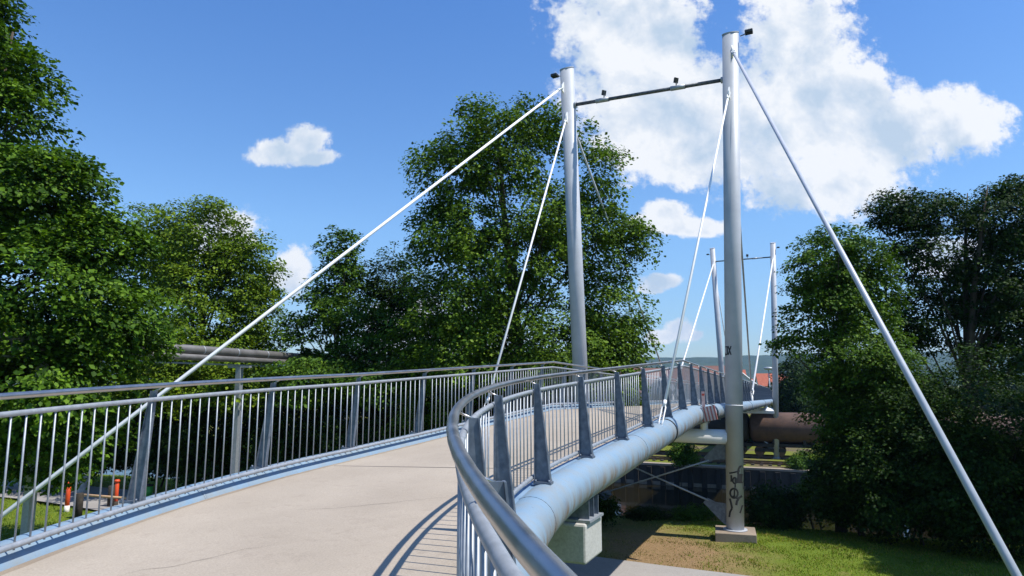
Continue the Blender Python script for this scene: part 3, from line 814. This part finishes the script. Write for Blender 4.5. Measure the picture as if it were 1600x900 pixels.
for px, py, hh, lb in ((40, 838, 1.0, 'dark timber bollard on the lawn, leftmost of the row'), (122, 812, .85, 'dark timber bollard on the lawn between the two orange posts'), (172, 795, .8, 'dark timber bollard beside the right hand orange post')):
    q = on_ground(px, py)
    tag(link_mesh('bollard', MB().tube([q-Vector((0, 0, .1)), q+Vector((0, 0, hh-.02)), q+Vector((0, 0, hh))], [.11, .11, .09], 14), M['dark'], None, q), lb, 'bollard', 'dark timber bollards')
q1, q2 = on_ground(112, 800), on_ground(215, 802)
rt_ = thing('timber_barrier', (q1+q2)/2, 'low bare timber rail between the orange posts', 'barrier')
link_mesh('rail', MB().tube([q1+Vector((0, .1, .58)), q2+Vector((0, .1, .45))], .045, 10), M['timber'], rt_)
for f in (.12, .9):
    q = q1.lerp(q2, f); link_mesh('leg', MB().tube([q+Vector((0, .1, -.1)), q+Vector((0, .1, .5))], .04, 8), M['timber'], rt_)
q = on_ground(128, 778); sm = MB().lathe(q, [(.24, -.1), (.26, .3), (.24, .65), (.16, .86), (.04, .93)], 12)
for i, v in enumerate(sm.v):
    n_ = .06*mnoise.noise((v[0]*3, v[1]*3, v[2]*3)); sm.v[i] = (v[0]+n_, v[1]+n_, v[2]+n_*.5)
tag(link_mesh('standing_stone', sm, M['stone'], None, q), 'grey standing stone behind the lawn beside the orange post', 'stone')
q = on_ground(230, 778); rt_ = thing('litter_bin', q, 'small bright green bin seen through the left railing', 'bin')
link_mesh('body', MB().lathe(q, [(.16, 0), (.19, .45)], 14), M['green'], rt_); link_mesh('lid', MB().lathe(q, [(.2, .45), (.2, .49), (.1, .53)], 14), M['dark'], rt_)
# ground anchors for the long stays
for q, lb in ((AR, 'concrete anchor block of the right long stay'), (AL, 'concrete anchor block of the left long stay')):
    tag(link_mesh('anchor_block', MB().box((q.x, q.y, GZ+.05), (.9, .9, .5), .2), M['plinth'], None, (q.x, q.y, GZ), .03), lb, 'anchor')

# ------------------------------------------------------------------ buildings beyond the yard
def hall(c, L_, D_, hw_, hr_, rz, wall, roof, label, nwin, name='industrial_hall', cat='hall'):
    c = Vector(c); root = thing(name, c, label, cat)
    X = Vector((math.cos(rz), math.sin(rz), 0)); Y = Vector((-math.sin(rz), math.cos(rz), 0)); Z = Vector((0, 0, 1))
    p = [c+X*-L_/2+Y*-D_/2, c+X*-L_/2+Y*-D_/2+Z*hw_, c+X*-L_/2+Z*hr_, c+X*-L_/2+Y*D_/2+Z*hw_, c+X*-L_/2+Y*D_/2]
    link_mesh('wall', MB().prism(p, X*L_), wall, root)
    for s_ in (-1, 1):
        e = c+Y*s_*(D_/2+.4)+Z*(hw_-.05*hr_); r_ = c+Z*(hr_+.08)
        sl = (r_-e); m = MB()
        q = [e-X*(L_/2+.4), e+X*(L_/2+.4), r_+X*(L_/2+.4), r_-X*(L_/2+.4)]
        m.prism([v+Z*.06 for v in q], Z*.18); link_mesh('roof', m, roof, root)
    for k in range(nwin):
        wx = -L_/2+L_*(k+.5)/nwin
        q = c+X*wx-Y*(D_/2+.02)+Z*hw_*.55
        wn = link_mesh('window', MB().box(q, (L_/nwin*.5, .06, hw_*.38), ax=[X, Y, Z]), M['pale'], root)
        link_mesh('pane', MB().box(q-Y*.03, (L_/nwin*.42, .04, hw_*.32), ax=[X, Y, Z]), M['glass'], wn)
    return root
c = Vector(at_d(1028, 640, 96)); hall((c.x, c.y, YZ), 9.0, 12, 5.8, 8.6, -.30, M['brick'], M['brownroof'], 'brick hall with a reddish brown roof behind the bridge railing', 6)
c = Vector(at_d(1036, 640, 84)); hall((c.x, c.y, YZ), 5, 5.5, 4.6, 7.2, 1.2, M['sheet'], M['sheet'], 'small grey gabled shed in front of the brick hall', 2, 'shed', 'shed')
c = Vector(at_d(1100, 640, 104)); hall((c.x, c.y, YZ), 6.5, 12, 6.3, 9.1, -.30, M['brick'], M['brownroof'], 'brick building with brown roof just left of the near pylon', 3, 'brick_building', 'building')
c = Vector(at_d(1160, 640, 175)); hall((c.x, c.y, YZ), 4, 7, 6.6, 9.4, 1.2, M['pale'], M['pale'], 'white gabled house right of the near pylon', 3, 'house', 'house')
for px, top, D, ln, lb in ((1205, 585, 230, 8, 'house with an orange red roof framed by the V of cables'), (1146, 579, 260, 9, 'house with a red roof peeping over the railing beside the near pylon'), (1221, 590, 200, 5, 'small house with a red roof beside the far right pylon'), (1187, 593, 300, 9, 'distant low house with a red roof behind the railing')):
    c = Vector(at_d(px, 640, D)); tz = at_d(px, top, D)[2]
    hall((c.x, c.y, YZ), ln, 10, tz-YZ-3.6, tz-YZ, -.2, M['pale'], M['roof'], lb, 4, 'house', 'house')
c = Vector(at_d(1201, 577, 130)); b_ = Vector((c.x, c.y, YZ))
root = thing('lamp_mast', b_, 'tall thin lamp mast with a flat ring head in front of the hill', 'lamp mast')
link_mesh('mast', MB().tube([b_, Vector(c)], [.14, .09], 10), M['galv'], root); link_mesh('lamp_head', MB().lathe(c, [(.5, -.1), (.95, .1), (.9, .3), (.3, .45)], 18), M['galv'], root)

# ------------------------------------------------------------------ trees
def leaf_mesh(name, pos, nrm_, tip, size, material, parent, origin):
    n = len(pos)
    t = tip-nrm_*(tip*nrm_).sum(1, keepdims=True); t /= np.linalg.norm(t, axis=1, keepdims=True)+1e-9
    s = np.cross(nrm_, t)
    L_ = size[:, None]
    v = np.empty((n, 5, 3))
    v[:, 0] = pos-t*L_*.5
    v[:, 1] = pos+s*L_*.36+nrm_*L_*.07-t*L_*.05
    v[:, 2] = pos+t*L_*.22+s*L_*.30-nrm_*L_*.02
    v[:, 3] = pos+t*L_*.55-nrm_*L_*.10
    v[:, 4] = pos-s*L_*.36+nrm_*L_*.07+t*L_*.04
    v -= np.array(origin)
    me = bpy.data.meshes.new(name)
    me.vertices.add(n*5); me.vertices.foreach_set('co', v.reshape(-1))
    idx = np.arange(n)[:, None]*5
    # two faces sharing the midrib
    f = np.concatenate([idx+np.array([[0, 1, 2, 3]]), ], 1); f2 = idx+np.array([[0, 3, 4]])
    loops = np.concatenate([f, f2], 1).reshape(-1)
    me.loops.add(len(loops)); me.loops.foreach_set('vertex_index', loops.astype(np.int32))
    starts = (np.arange(n)[:, None]*7+np.array([[0, 4]])).reshape(-1); tot = np.tile([4, 3], n)
    me.polygons.add(n*2); me.polygons.foreach_set('loop_start', starts.astype(np.int32))
    try: me.polygons.foreach_set('loop_total', tot.astype(np.int32))
    except Exception: pass
    me.update(calc_edges=True); me.validate()
    me.materials.append(material)
    o = bpy.data.objects.new(name, me); COL.objects.link(o)
    if parent: o.parent = parent
    o.location = (0, 0, 0) if parent else origin
    return o
def clumps(lobes, n, inner=.35):
    """points spread through the lobes' volume, denser near their skin; returns position and outward direction"""
    vol = np.array([(l[3]*l[4]*l[5])**.72 for l in lobes]); vol /= vol.sum()
    pick = rng.choice(len(lobes), n, p=vol); LB = np.array(lobes, float)[pick]
    d = rng.normal(size=(n, 3)); d /= np.linalg.norm(d, axis=1, keepdims=True)
    r = inner+(1-inner)*rng.random(n)**.55
    wob = np.array([1+.22*mnoise.noise(tuple(q*2.3+k)) for q, k in zip(d, pick*3.7)])
    p = LB[:, :3]+d*(r*wob)[:, None]*LB[:, 3:6]
    return p, d
def foliage(lobes, n_cl, per, leaf, cr, flat=.45, inner=.35, droop=.35):
    c, d = clumps(lobes, n_cl, inner)
    cr_ = cr*(.55+.9*rng.random(n_cl))
    k = rng.poisson(per*(cr_/cr)**2*.9)+3
    idx = np.repeat(np.arange(n_cl), k); n = len(idx)
    g_ = rng.normal(size=(n, 3)); g_ /= np.linalg.norm(g_, axis=1, keepdims=True); g_ *= (rng.random(n)**.5)[:, None]
    # each clump is a tilted plate of leaves hanging a little outward
    off = g_*cr_[idx][:, None]*np.array([1, 1, flat])
    rad = (off[:, :2]*d[idx][:, :2]).sum(1)
    off[:, 2] -= droop*rad
    pos = c[idx]+off
    nr = np.array([0, 0, 1.])+d[idx]*.45+rng.normal(size=(n, 3))*.55
    nr /= np.linalg.norm(nr, axis=1, keepdims=True)
    tip = d[idx]*.7+off/(cr_[idx][:, None]+1e-6)*.6+rng.normal(size=(n, 3))*.5+np.array([0, 0, -.35])
    sz = leaf*(.5+.95*rng.random(n)**1.3)
    return c, pos, nr, tip, sz
def tree(name, base, lobes, n_cl, per, leaf, cr, material, label, cat='tree', group=None, trunk_r=.22, limbs=26, inner=.35, flat=.45, fork=.4, droop=.35, stems=1):
    base = Vector(base); root = thing(name, base, label, cat, group)
    n_cl = int(n_cl*1.5); per = int(per*1.9); leaf *= .86
    c, pos, nr, tip, sz = foliage(lobes, n_cl, per, leaf, cr, flat, inner, droop)
    leaf_mesh('crown', pos, nr, tip, sz, material, root, base)
    LB = np.array(lobes, float); top = Vector(LB[:, :3].mean(0)); hi = LB[np.argmax(LB[:, 2]+LB[:, 5]*.3)]; zmax = hi[2]+hi[5]*.1; top = Vector((.5*top.x+.5*hi[0], .5*top.y+.5*hi[1], 0))
    tops = []
    m = MB()
    for s_ in range(stems):
        a_ = random.uniform(0, 6.28); sp = 0 if stems == 1 else .5
        b_ = base+Vector((math.cos(a_)*sp, math.sin(a_)*sp, -.2))
        t_ = Vector((top.x+(0 if stems == 1 else random.uniform(-1, 1)*LB[:, 3].max()*.5), top.y+(0 if stems == 1 else random.uniform(-1, 1)), zmax))
        path = []; rad = []
        for i in range(9):
            f = i/8; q = b_.lerp(t_, f); q.x += .25*math.sin(f*5+a_)*f; q.y += .2*math.cos(f*4+a_)*f
            path.append(q); rad.append(trunk_r*((1-f)**.8*.92+.08)*(1.25 if i == 0 else 1))
        m.tube(path, rad, 12); tops.append((path, rad))
    link_mesh('trunk', m, M['bark'], root)
    lm = MB(); ch = rng.choice(len(c), min(limbs, len(c)), replace=False)
    for i in ch:
        path, rad = random.choice(tops)
        e = Vector(c[i]); f = min(.9, max(fork*.6, (e.z-base.z)/(zmax-base.z)*.72*random.uniform(.75, 1.)))
        j = f*8; i0 = int(j); s0 = path[i0].lerp(path[min(8, i0+1)], j-i0); r0_ = min(.055, rad[i0]*.42)
        mid = s0.lerp(e, .5)+Vector((random.uniform(-.2, .2), random.uniform(-.2, .2), .12*(e-s0).length))
        q1_ = s0.lerp(mid, .5)+Vector((0, 0, .03*(e-s0).length)); q2_ = mid.lerp(e, .5)+Vector((0, 0, .05*(e-s0).length))
        lm.tube([s0, q1_, mid, q2_, e], [r0_, r0_*.75, r0_*.5, r0_*.32, .012], 7)
    if len(ch): link_mesh('limbs', lm, M['bark'], root)
    return root
def lobe(px, py, D, rx, ry, depth=None):     # sizes of a crown's lobes measured off the photograph, in metres
    p = at_d(px, py, D); k = D/F
    return (p[0], p[1], p[2], rx*k, depth if depth else rx*k*.95, ry*k)
def gbase(px, D, z=None):
    p = at_d(px, 600, D)
    if z is None:
        q = np.array([p[0]-P0[0], p[1]-P0[1]]); z = gheight(float(q@VX), float(q@UX))
    return (p[0], p[1], z)
TG = 'trees round the footbridge'
tree('maple_tree', gbase(-70, 18.5), [lobe(-70, 60, 18.5, 105, 130), lobe(-20, 190, 18.5, 105, 100), lobe(20, 330, 18.5, 150, 105), lobe(70, 300, 18, 90, 70), lobe(60, 470, 18, 180, 110), lobe(-60, 560, 18, 150, 110), lobe(60, 600, 17.5, 160, 110, 2.2), lobe(30, 115, 18.5, 65, 55), lobe(150, 395, 18.5, 75, 70), lobe(185, 520, 18.5, 75, 60), lobe(60, 690, 18, 140, 60, 2.)],
     760, 62, .155, .62, M['leaf_maple'], 'tall dark maple filling the left edge, its leaves hanging over the lawn', 'tree', TG, .34, 40)
tree('lime_tree', gbase(315, 30), [lobe(305, 375, 30, 90, 70), lobe(380, 420, 30, 62, 85), lobe(235, 400, 31, 70, 80), lobe(330, 480, 30, 105, 80), lobe(400, 500, 30, 40, 60), lobe(300, 560, 29, 130, 50), lobe(370, 600, 27.5, 90, 35), lobe(240, 610, 27, 80, 35)],
     640, 46, .15, .62, M['leaf_light'], 'yellowish green tree with loose crown above the grey pipes', 'tree', TG, .2, 40, .3)
tree('young_ash_tree', gbase(530, 30), [lobe(535, 405, 30, 48, 50), lobe(515, 470, 30, 52, 70), lobe(470, 540, 29.5, 42, 60), lobe(555, 510, 29.5, 60, 70), lobe(520, 590, 28.5, 100, 50), lobe(470, 600, 27, 70, 35), lobe(590, 600, 27, 80, 35)],
     300, 46, .15, .52, M['leaf_ash'], 'fresh green tree in front of the dark trees left of the long white stay', 'tree', TG, .14, 24, .2)
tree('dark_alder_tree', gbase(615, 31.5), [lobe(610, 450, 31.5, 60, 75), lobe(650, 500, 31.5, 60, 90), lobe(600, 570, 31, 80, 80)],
     230, 44, .14, .55, M['leaf_shade'], 'dark shady tree between the fresh green tree and the big tree', 'tree', TG, .16, 20, .2)
T4 = [lobe(800, 235, 27, 85, 85), lobe(845, 190, 27, 48, 50), lobe(745, 185, 27, 35, 38), lobe(720, 265, 27, 80, 75), lobe(700, 360, 27, 78, 75), lobe(930, 265, 27.5, 52, 80), lobe(900, 360, 27.5, 95, 85), lobe(985, 372, 27.5, 52, 38), lobe(800, 400, 27, 120, 110), lobe(940, 480, 28, 75, 90), lobe(720, 480, 27, 105, 90), lobe(960, 530, 28, 65, 60), lobe(680, 540, 27.5, 80, 60), lobe(830, 540, 27.5, 150, 60), lobe(720, 575, 25.8, 90, 40), lobe(850, 580, 26, 80, 35)]
tree('sycamore_tree', gbase(830, 27.5), T4, 900, 52, .15, .55, M['leaf_lime'], 'big round headed tree standing behind the left pylon', 'tree', TG, .3, 22, .2, .75)
tree('ash_tree', gbase(1300, 22.5), [lobe(1300, 420, 22.5, 72, 72), lobe(1285, 490, 22.5, 66, 60), lobe(1360, 450, 23, 60, 80), lobe(1345, 570, 22, 82, 75), lobe(1240, 535, 22, 34, 24), lobe(1345, 650, 22, 62, 75), lobe(1370, 650, 22, 90, 90)],
     520, 50, .12, .45, M['leaf_ash'], 'leafy green tree right of the far pylon, left one at the right hand edge', 'tree', TG, .16, 36, .25)
tree('alder_tree', gbase(1480, 25), [lobe(1400, 335, 25, 42, 32), lobe(1450, 330, 25, 48, 36), lobe(1430, 400, 25, 50, 60), lobe(1560, 350, 25, 75, 62), lobe(1590, 300, 25, 40, 30), lobe(1540, 440, 25, 80, 60), lobe(1590, 520, 25, 80, 90), lobe(1440, 500, 25.5, 60, 60), lobe(1650, 420, 25, 80, 130)],
     720, 48, .12, .5, M['leaf_shade'], 'dark tall tree with open branches at the right edge of the picture', 'tree', TG, .22, 34, .25, stems=2)
tree('shade_tree', gbase(1800, 15.5), [lobe(1800, 380, 15.5, 150, 170), lobe(1760, 560, 15.5, 130, 110), lobe(1850, 560, 15.5, 140, 120), lobe(1720, 450, 16, 90, 90)], 330, 46, .12, .5, M['leaf_shade'], 'tree just beyond the right edge, shading the lower right lawn', 'tree', TG, .2, 26, .3)
SG = 'shrubs along the canal bank and path'
def shrub(px, D, py, rx, ry, n, per, leaf, mat_, label, cr=.42, depth=None, name='shrub'):
    b_ = gbase(px, D)
    tree(name, b_, [lobe(px, py, D, rx, ry, depth), lobe(px-rx*.5, py+ry*.45, D-.4, rx*.6, ry*.65, depth), lobe(px+rx*.5, py+ry*.4, D+.2, rx*.6, ry*.7, depth), lobe(px, py+ry*.7, D-.2, rx*.8, ry*.5, depth)], int(n*1.7), per, leaf, cr, M[mat_], label, 'shrub', SG, .05, 14, .15, .6, .3, stems=2)
shrub(1345, 21.8, 735, 70, 78, 190, 44, .10, 'leaf_shade', 'dark shrub right of the graffitied pylon, beside the lawn')
shrub(1430, 20.5, 700, 110, 120, 260, 44, .10, 'leaf_shade', 'large dark shrub behind the lower part of the right long stay')
shrub(1560, 19, 690, 120, 150, 280, 44, .10, 'leaf_shade', 'dark shrub filling the lower right corner behind the stay')
shrub(1215, 23.3, 785, 42, 32, 90, 40, .09, 'leaf_shade', 'low dark shrub added for the thicket shade just right of the near pylon', .3)  # added shrub, blackens the bank where the thicket's shade lies
shrub(1285, 24.0, 755, 36, 40, 60, 36, .09, 'leaf_ash', 'small leafy shrub on the bank left of the dark thicket', .3)
shrub(330, 29, 670, 90, 75, 190, 40, .13, 'leaf_shade', 'dark undergrowth shrub behind the left railing below the grey pipes')
shrub(450, 28.5, 665, 80, 75, 190, 40, .13, 'leaf_shade', 'dark undergrowth shrub behind the left railing, under the fresh green tree')
shrub(560, 28.5, 660, 85, 70, 190, 40, .13, 'leaf_shade', 'dark undergrowth shrub behind the middle of the left railing')
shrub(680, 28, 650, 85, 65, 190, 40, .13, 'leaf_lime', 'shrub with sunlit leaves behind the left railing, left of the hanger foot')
shrub(790, 28.5, 630, 80, 55, 150, 40, .13, 'leaf_shade', 'dark shrub behind the railing under the big tree')
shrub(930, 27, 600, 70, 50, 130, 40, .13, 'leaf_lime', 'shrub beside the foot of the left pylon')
shrub(240, 30, 660, 70, 70, 150, 40, .13, 'leaf_shade', 'dark undergrowth shrub beyond the lane at far left')
shrub(100, 30, 650, 120, 85, 200, 40, .13, 'leaf_shade', 'dark undergrowth behind the maple at the left edge')
shrub(1068, 57.5, 703, 20, 22, 70, 34, .14, 'leaf_ash', 'sapling growing at the quay edge below the bridge', .4, 1.1)
shrub(1252, 57.0, 718, 16, 13, 50, 34, .14, 'leaf_ash', 'low shrub on the quay right of the far pylon', .4, 1.1)
shrub(1290, 56.5, 712, 24, 18, 60, 34, .14, 'leaf_light', 'yellowish shrub on the quay beside the tank wagon', .4, 1.2)
for px_, py_, rx_, lb_ in ((1180, 668, 26, 'added dark bushes beyond the tank wagons, right of the near pylon'), (1120, 668, 30, 'added dark bushes beyond the tank wagons, left of the near pylon'), (1050, 668, 34, 'added dark bushes beyond the wagons under the middle of the bridge'), (1270, 672, 32, 'added dark bushes beyond the rust brown tank wagon')):
    shrub(px_, 80, py_, rx_, 26, 90, 34, .24, 'leaf_shade', lb_, .8, 2.5, 'yard_bush')  # bushes added to turn the bright yard behind the wagons dark
shrub(1245, 82, 600, 32, 48, 160, 36, .26, 'leaf_shade', 'dark tree behind the tank wagon right of the far pylon', .9, 3., 'yard_tree')
shrub(1010, 24.6, 805, 34, 12, 50, 30, .07, 'leaf_shade', 'low weeds on the bank edge in the shade of the bridge', .22, .6)
shrub(1085, 24.6, 800, 38, 10, 60, 30, .06, 'leaf_ash', 'low weeds on the sunny bank edge left of the near pylon', .2, .5)
shrub(930, 22.6, 790, 40, 22, 70, 30, .08, 'leaf_shade', 'weeds on the dark bank behind the pier', .25, .7)
for i, (px, D, ht, rx) in enumerate(((990, 150, 560, 60), (1060, 170, 590, 40), (930, 160, 570, 40), (1255, 150, 575, 45), (860, 140, 560, 60), (720, 150, 560, 80), (560, 150, 560, 80), (380, 140, 560, 80), (1420, 140, 560, 90), (1560, 140, 560, 80))):
    shrub(px, D, (ht+640)/2, rx, (660-ht)/2, 120, 30, .5, 'leaf_shade', ['tree beyond the yard left of the brick hall', 'small tree beside the white house', 'tree beyond the yard behind the big tree', 'tree beyond the yard at the foot of the hill, right of the far pylon', 'tree far behind the left pylon', 'tree far behind the hanger', 'tree far behind the fresh green tree', 'tree far behind the yellowish tree', 'tree far behind the right thicket', 'tree far behind the right edge trees'][i], 1.8, 6., 'distant_tree')

# ------------------------------------------------------------------ grass (uncountable)
def grass(name, pts_fn, n, hgt, material, label, cells=None):
    p = pts_fn(n); n = len(p)
    th = rng.random(n)*6.283; ln = hgt*(.5+rng.random(n)); wd = .008+.010*rng.random(n)
    lean = rng.normal(size=(n, 2))*.45
    dirx = np.stack([np.cos(th), np.sin(th), np.zeros(n)], 1)
    v = np.empty((n, 3, 3)); v[:, 0] = p-dirx*wd[:, None]; v[:, 1] = p+dirx*wd[:, None]
    v[:, 2] = p+np.stack([lean[:, 0]*ln, lean[:, 1]*ln, ln], 1)
    me = bpy.data.meshes.new(name); me.vertices.add(n*3); me.vertices.foreach_set('co', v.reshape(-1))
    me.loops.add(n*3); me.loops.foreach_set('vertex_index', np.arange(n*3, dtype=np.int32))
    me.polygons.add(n); me.polygons.foreach_set('loop_start', np.arange(0, n*3, 3, dtype=np.int32))
    me.update(calc_edges=True); me.validate(); me.materials.append(material)
    o = bpy.data.objects.new(name, me); COL.objects.link(o); return tag(o, label, 'grass', kind='stuff')
def patch(a0, a1, b0, b1, keep):
    def fn(n):
        A = a0+(a1-a0)*rng.random(n); B = b0+(b1-b0)*rng.random(n); out = []
        for a, b in zip(A, B):
            x, y, _ = ab(a, b)
            q = keep(a, b, x, y)
            if q > rng.random(): out.append((x, y, gheight(a, b)-.01))
        return np.array(out)
    return fn
def on_path(x, y, path_c, d, wdt):
    v = Vector((x, y))-path_c; return abs(v.x*-d.y+v.y*d.x) < wdt
def worn(x, y): return math.hypot((x-4.0)*.34, (y-19.0)*.19)+.55*(mnoise.noise((x*1.1, y*1.1, 0))*.5+.5)*1.6
grass('lawn_grass', patch(2, 17.2, -1, 17, lambda a, b, x, y: 0 if path_d(x, y) < 1.65 else min(1, max(.03, (worn(x, y)-.75)*1.3))), 120000, .05, M['blade'], 'short green grass round the near pylon')
grass('dry_grass', patch(2, 17, -3, 12, lambda a, b, x, y: 0 if path_d(x, y) < 1.65 else .45), 110000, .035, M['dryblade'], 'dry trampled grass under the bridge')
grass('left_lawn_grass', patch(-3, 17, -30, -10, lambda a, b, x, y: 0 if path_d(x, y) < 1.65 else .8), 70000, .08, M['blade'], 'green grass of the left lawn')

# ------------------------------------------------------------------ sky with clouds, sun
SUN_EL = R(60.5); SA = R(24)                  # sun to the right and a little behind the camera
sun_dir = Vector((math.cos(SA)*math.cos(SUN_EL), -math.sin(SA)*math.cos(SUN_EL), math.sin(SUN_EL)))
world = bpy.data.worlds.new('World'); sc.world = world; world.use_nodes = True
N, L = world.node_tree.nodes, world.node_tree.links
bg = N['Background']; bg.inputs['Strength'].default_value = .068
sky = N.new('ShaderNodeTexSky'); sky.sky_type = 'NISHITA'; sky.sun_disc = False
sky.sun_elevation = SUN_EL; sky.sun_rotation = math.atan2(sun_dir.x, sun_dir.y)
sky.altitude = 300; sky.air_density = 1.0; sky.dust_density = .8; sky.ozone_density = 1.6
tc = N.new('ShaderNodeTexCoord')
sep = N.new('ShaderNodeSeparateXYZ'); L.new(tc.outputs['Generated'], sep.inputs[0])
def math_(op, a, b=None, c=None, clamp=False):
    n = N.new('ShaderNodeMath'); n.operation = op; n.use_clamp = clamp
    for s_, v in zip(n.inputs, (a, b, c)):
        if v is None: continue
        if isinstance(v, (int, float)): s_.default_value = v
        else: L.new(v, s_)
    return n.outputs[0]
yy = math_('MAXIMUM', sep.outputs['Y'], .06)
uu = math_('DIVIDE', sep.outputs['X'], yy); ww = math_('DIVIDE', sep.outputs['Z'], yy)
comb = N.new('ShaderNodeCombineXYZ'); L.new(uu, comb.inputs[0]); L.new(ww, comb.inputs[1])
def wnoise(scale, detail, rough, off=(0, 0, 0), dist=0.):
    mp = N.new('ShaderNodeMapping'); mp.inputs['Location'].default_value = off; L.new(comb.outputs[0], mp.inputs['Vector'])
    n = N.new('ShaderNodeTexNoise'); n.inputs['Scale'].default_value = scale; n.inputs['Detail'].default_value = detail; n.inputs['Roughness'].default_value = rough
    n.inputs['Distortion'].default_value = dist
    L.new(mp.outputs[0], n.inputs['Vector']); return n.outputs['Fac']
blobs = [(985, 55, 112, 95), (970, -40, 105, 90), (1010, 150, 118, 85), (1240, 60, 90, 88), (1225, -30, 75, 70), (1120, 185, 150, 90), (1255, 175, 150, 80), (1380, 208, 120, 60), (1490, 197, 82, 46), (1335, 150, 70, 55), (1430, 178, 95, 42), (1290, 285, 110, 52), (1060, 240, 100, 50),
         (478, 222, 34, 25), (440, 236, 46, 20), (492, 246, 36, 15), (1036, 331, 34, 19), (1078, 356, 58, 13), (1006, 347, 34, 15), (1100, 362, 22, 9), (452, 425, 34, 34), (1034, 527, 24, 10), (1066, 516, 22, 17), (1084, 524, 14, 9), (1036, 440, 30, 12), (1018, 452, 20, 8), (350, 372, 50, 40), (1480, 400, 70, 30), (690, 520, 110, 50)]
dist = None
for (px, py, rx, ry) in blobs:
    r_ = ray(px, py); cu, cw = r_[0]/r_[1], r_[2]/r_[1]
    r2_ = ray(px+rx, py); r3_ = ray(px, py-ry)
    du = abs(r2_[0]/r2_[1]-cu); dw = abs(r3_[2]/r3_[1]-cw)
    ex = math_('MULTIPLY', math_('SUBTRACT', uu, float(cu)), 1/du); ey = math_('MULTIPLY', math_('SUBTRACT', ww, float(cw)), 1/dw)
    q = math_('SQRT', math_('ADD', math_('MULTIPLY', ex, ex), math_('MULTIPLY', ey, ey)))
    # in units of the small radius so that little clouds keep a sharp rim
    dist = q if dist is None else math_('SMOOTH_MIN', dist, q, .25)
n1 = wnoise(6.5, 14, .60, dist=.15); n2 = wnoise(24, 12, .66, (3.1, 1.2, 0))
n5 = wnoise(62, 8, .62, (7.7, 4.2, 0))
pert = math_('ADD', math_('ADD', math_('MULTIPLY', math_('SUBTRACT', n1, .5), 1.5), math_('MULTIPLY', math_('SUBTRACT', n2, .5), 1.45)), math_('MULTIPLY', math_('SUBTRACT', n5, .5), .8))
dens = math_('ADD', math_('SUBTRACT', 1.28, dist), pert)
front = math_('GREATER_THAN', sep.outputs['Y'], .08)
alpha = N.new('ShaderNodeMapRange'); alpha.interpolation_type = 'SMOOTHSTEP'
alpha.inputs[1].default_value = -.02; alpha.inputs[2].default_value = .46; L.new(dens, alpha.inputs[0])
al = math_('MULTIPLY', math_('MULTIPLY', alpha.outputs[0], front), .97)
# cloud tone: lumps lit from the upper right, thicker middles a little greyer
n3 = wnoise(6.5, 14, .60, (-.03, -.045, 0), .15)
lit = math_('MULTIPLY', math_('SUBTRACT', n1, n3), 2.3)
n4 = wnoise(3.2, 6, .5, (5.2, 2.2, 0))
thick = N.new('ShaderNodeMapRange'); thick.inputs[1].default_value = .25; thick.inputs[2].default_value = 1.1; L.new(dens, thick.inputs[0])
tone = math_('ADD', math_('SUBTRACT', .93, math_('MULTIPLY', thick.outputs[0], math_('MULTIPLY', n4, .36))), lit, clamp=True)
cr = ramp(N, L, tone, [(.5, (6.2, 7.6, 9.2)), (.75, (8.4, 9.2, 10.2)), (1., (10.9, 11.1, 11.3))])
tint = ramp(N, L, sep.outputs['Z'], [(.0, (1.2, 1.38, 1.58)), (.22, (1.36, 1.80, 2.16)), (.62, (.88, 1.58, 2.46))])
skyc = mix(N, L, 1., sky.outputs['Color'], tint.outputs['Color'], 'MULTIPLY')
L.new(mix(N, L, al, skyc, cr.outputs['Color']), bg.inputs['Color'])

sd_ = bpy.data.lights.new('sun', 'SUN'); sd_.energy = 5.0; sd_.angle = R(.53); sd_.color = (1, .945, .86)
so = bpy.data.objects.new('sun', sd_); COL.objects.link(so)
so.rotation_euler = (-sun_dir).to_track_quat('-Z', 'Y').to_euler()

# ------------------------------------------------------------------ haze
HAZE = True
if HAZE:
    hz = MB().box((300, 1000, 60), (5600, 3400, 340))
    m, N2, L2, b2 = new_mat('thin_summer_haze'); N2.remove(b2)
    vol = N2.new('ShaderNodeVolumePrincipled'); vol.inputs['Color'].default_value = (.34, .60, 1, 1); vol.inputs['Density'].default_value = .00012; vol.inputs['Anisotropy'].default_value = .2
    L2.new(vol.outputs[0], N2['Material Output'].inputs['Volume'])
    tag(link_mesh('haze', hz, m), 'thin blue summer haze over the valley', 'haze', kind='stuff')

# ------------------------------------------------------------------ camera
cd = bpy.data.cameras.new('camera'); cd.sensor_width = 36; cd.lens = 36*F/1600; cd.clip_start = .05; cd.clip_end = 12000
co = bpy.data.objects.new('camera', cd); COL.objects.link(co); co.location = (0, 0, 0); co.rotation_euler = (math.pi/2+PITCH, 0, 0)
sc.camera = co
sc.view_settings.view_transform = 'Standard'; sc.view_settings.look = 'None'; sc.view_settings.gamma = 1; sc.view_settings.exposure = .40
sc.cycles.max_bounces = 6; sc.cycles.diffuse_bounces = 2; sc.cycles.glossy_bounces = 3; sc.cycles.transmission_bounces = 4; sc.cycles.transparent_max_bounces = 6; sc.cycles.volume_bounces = 0
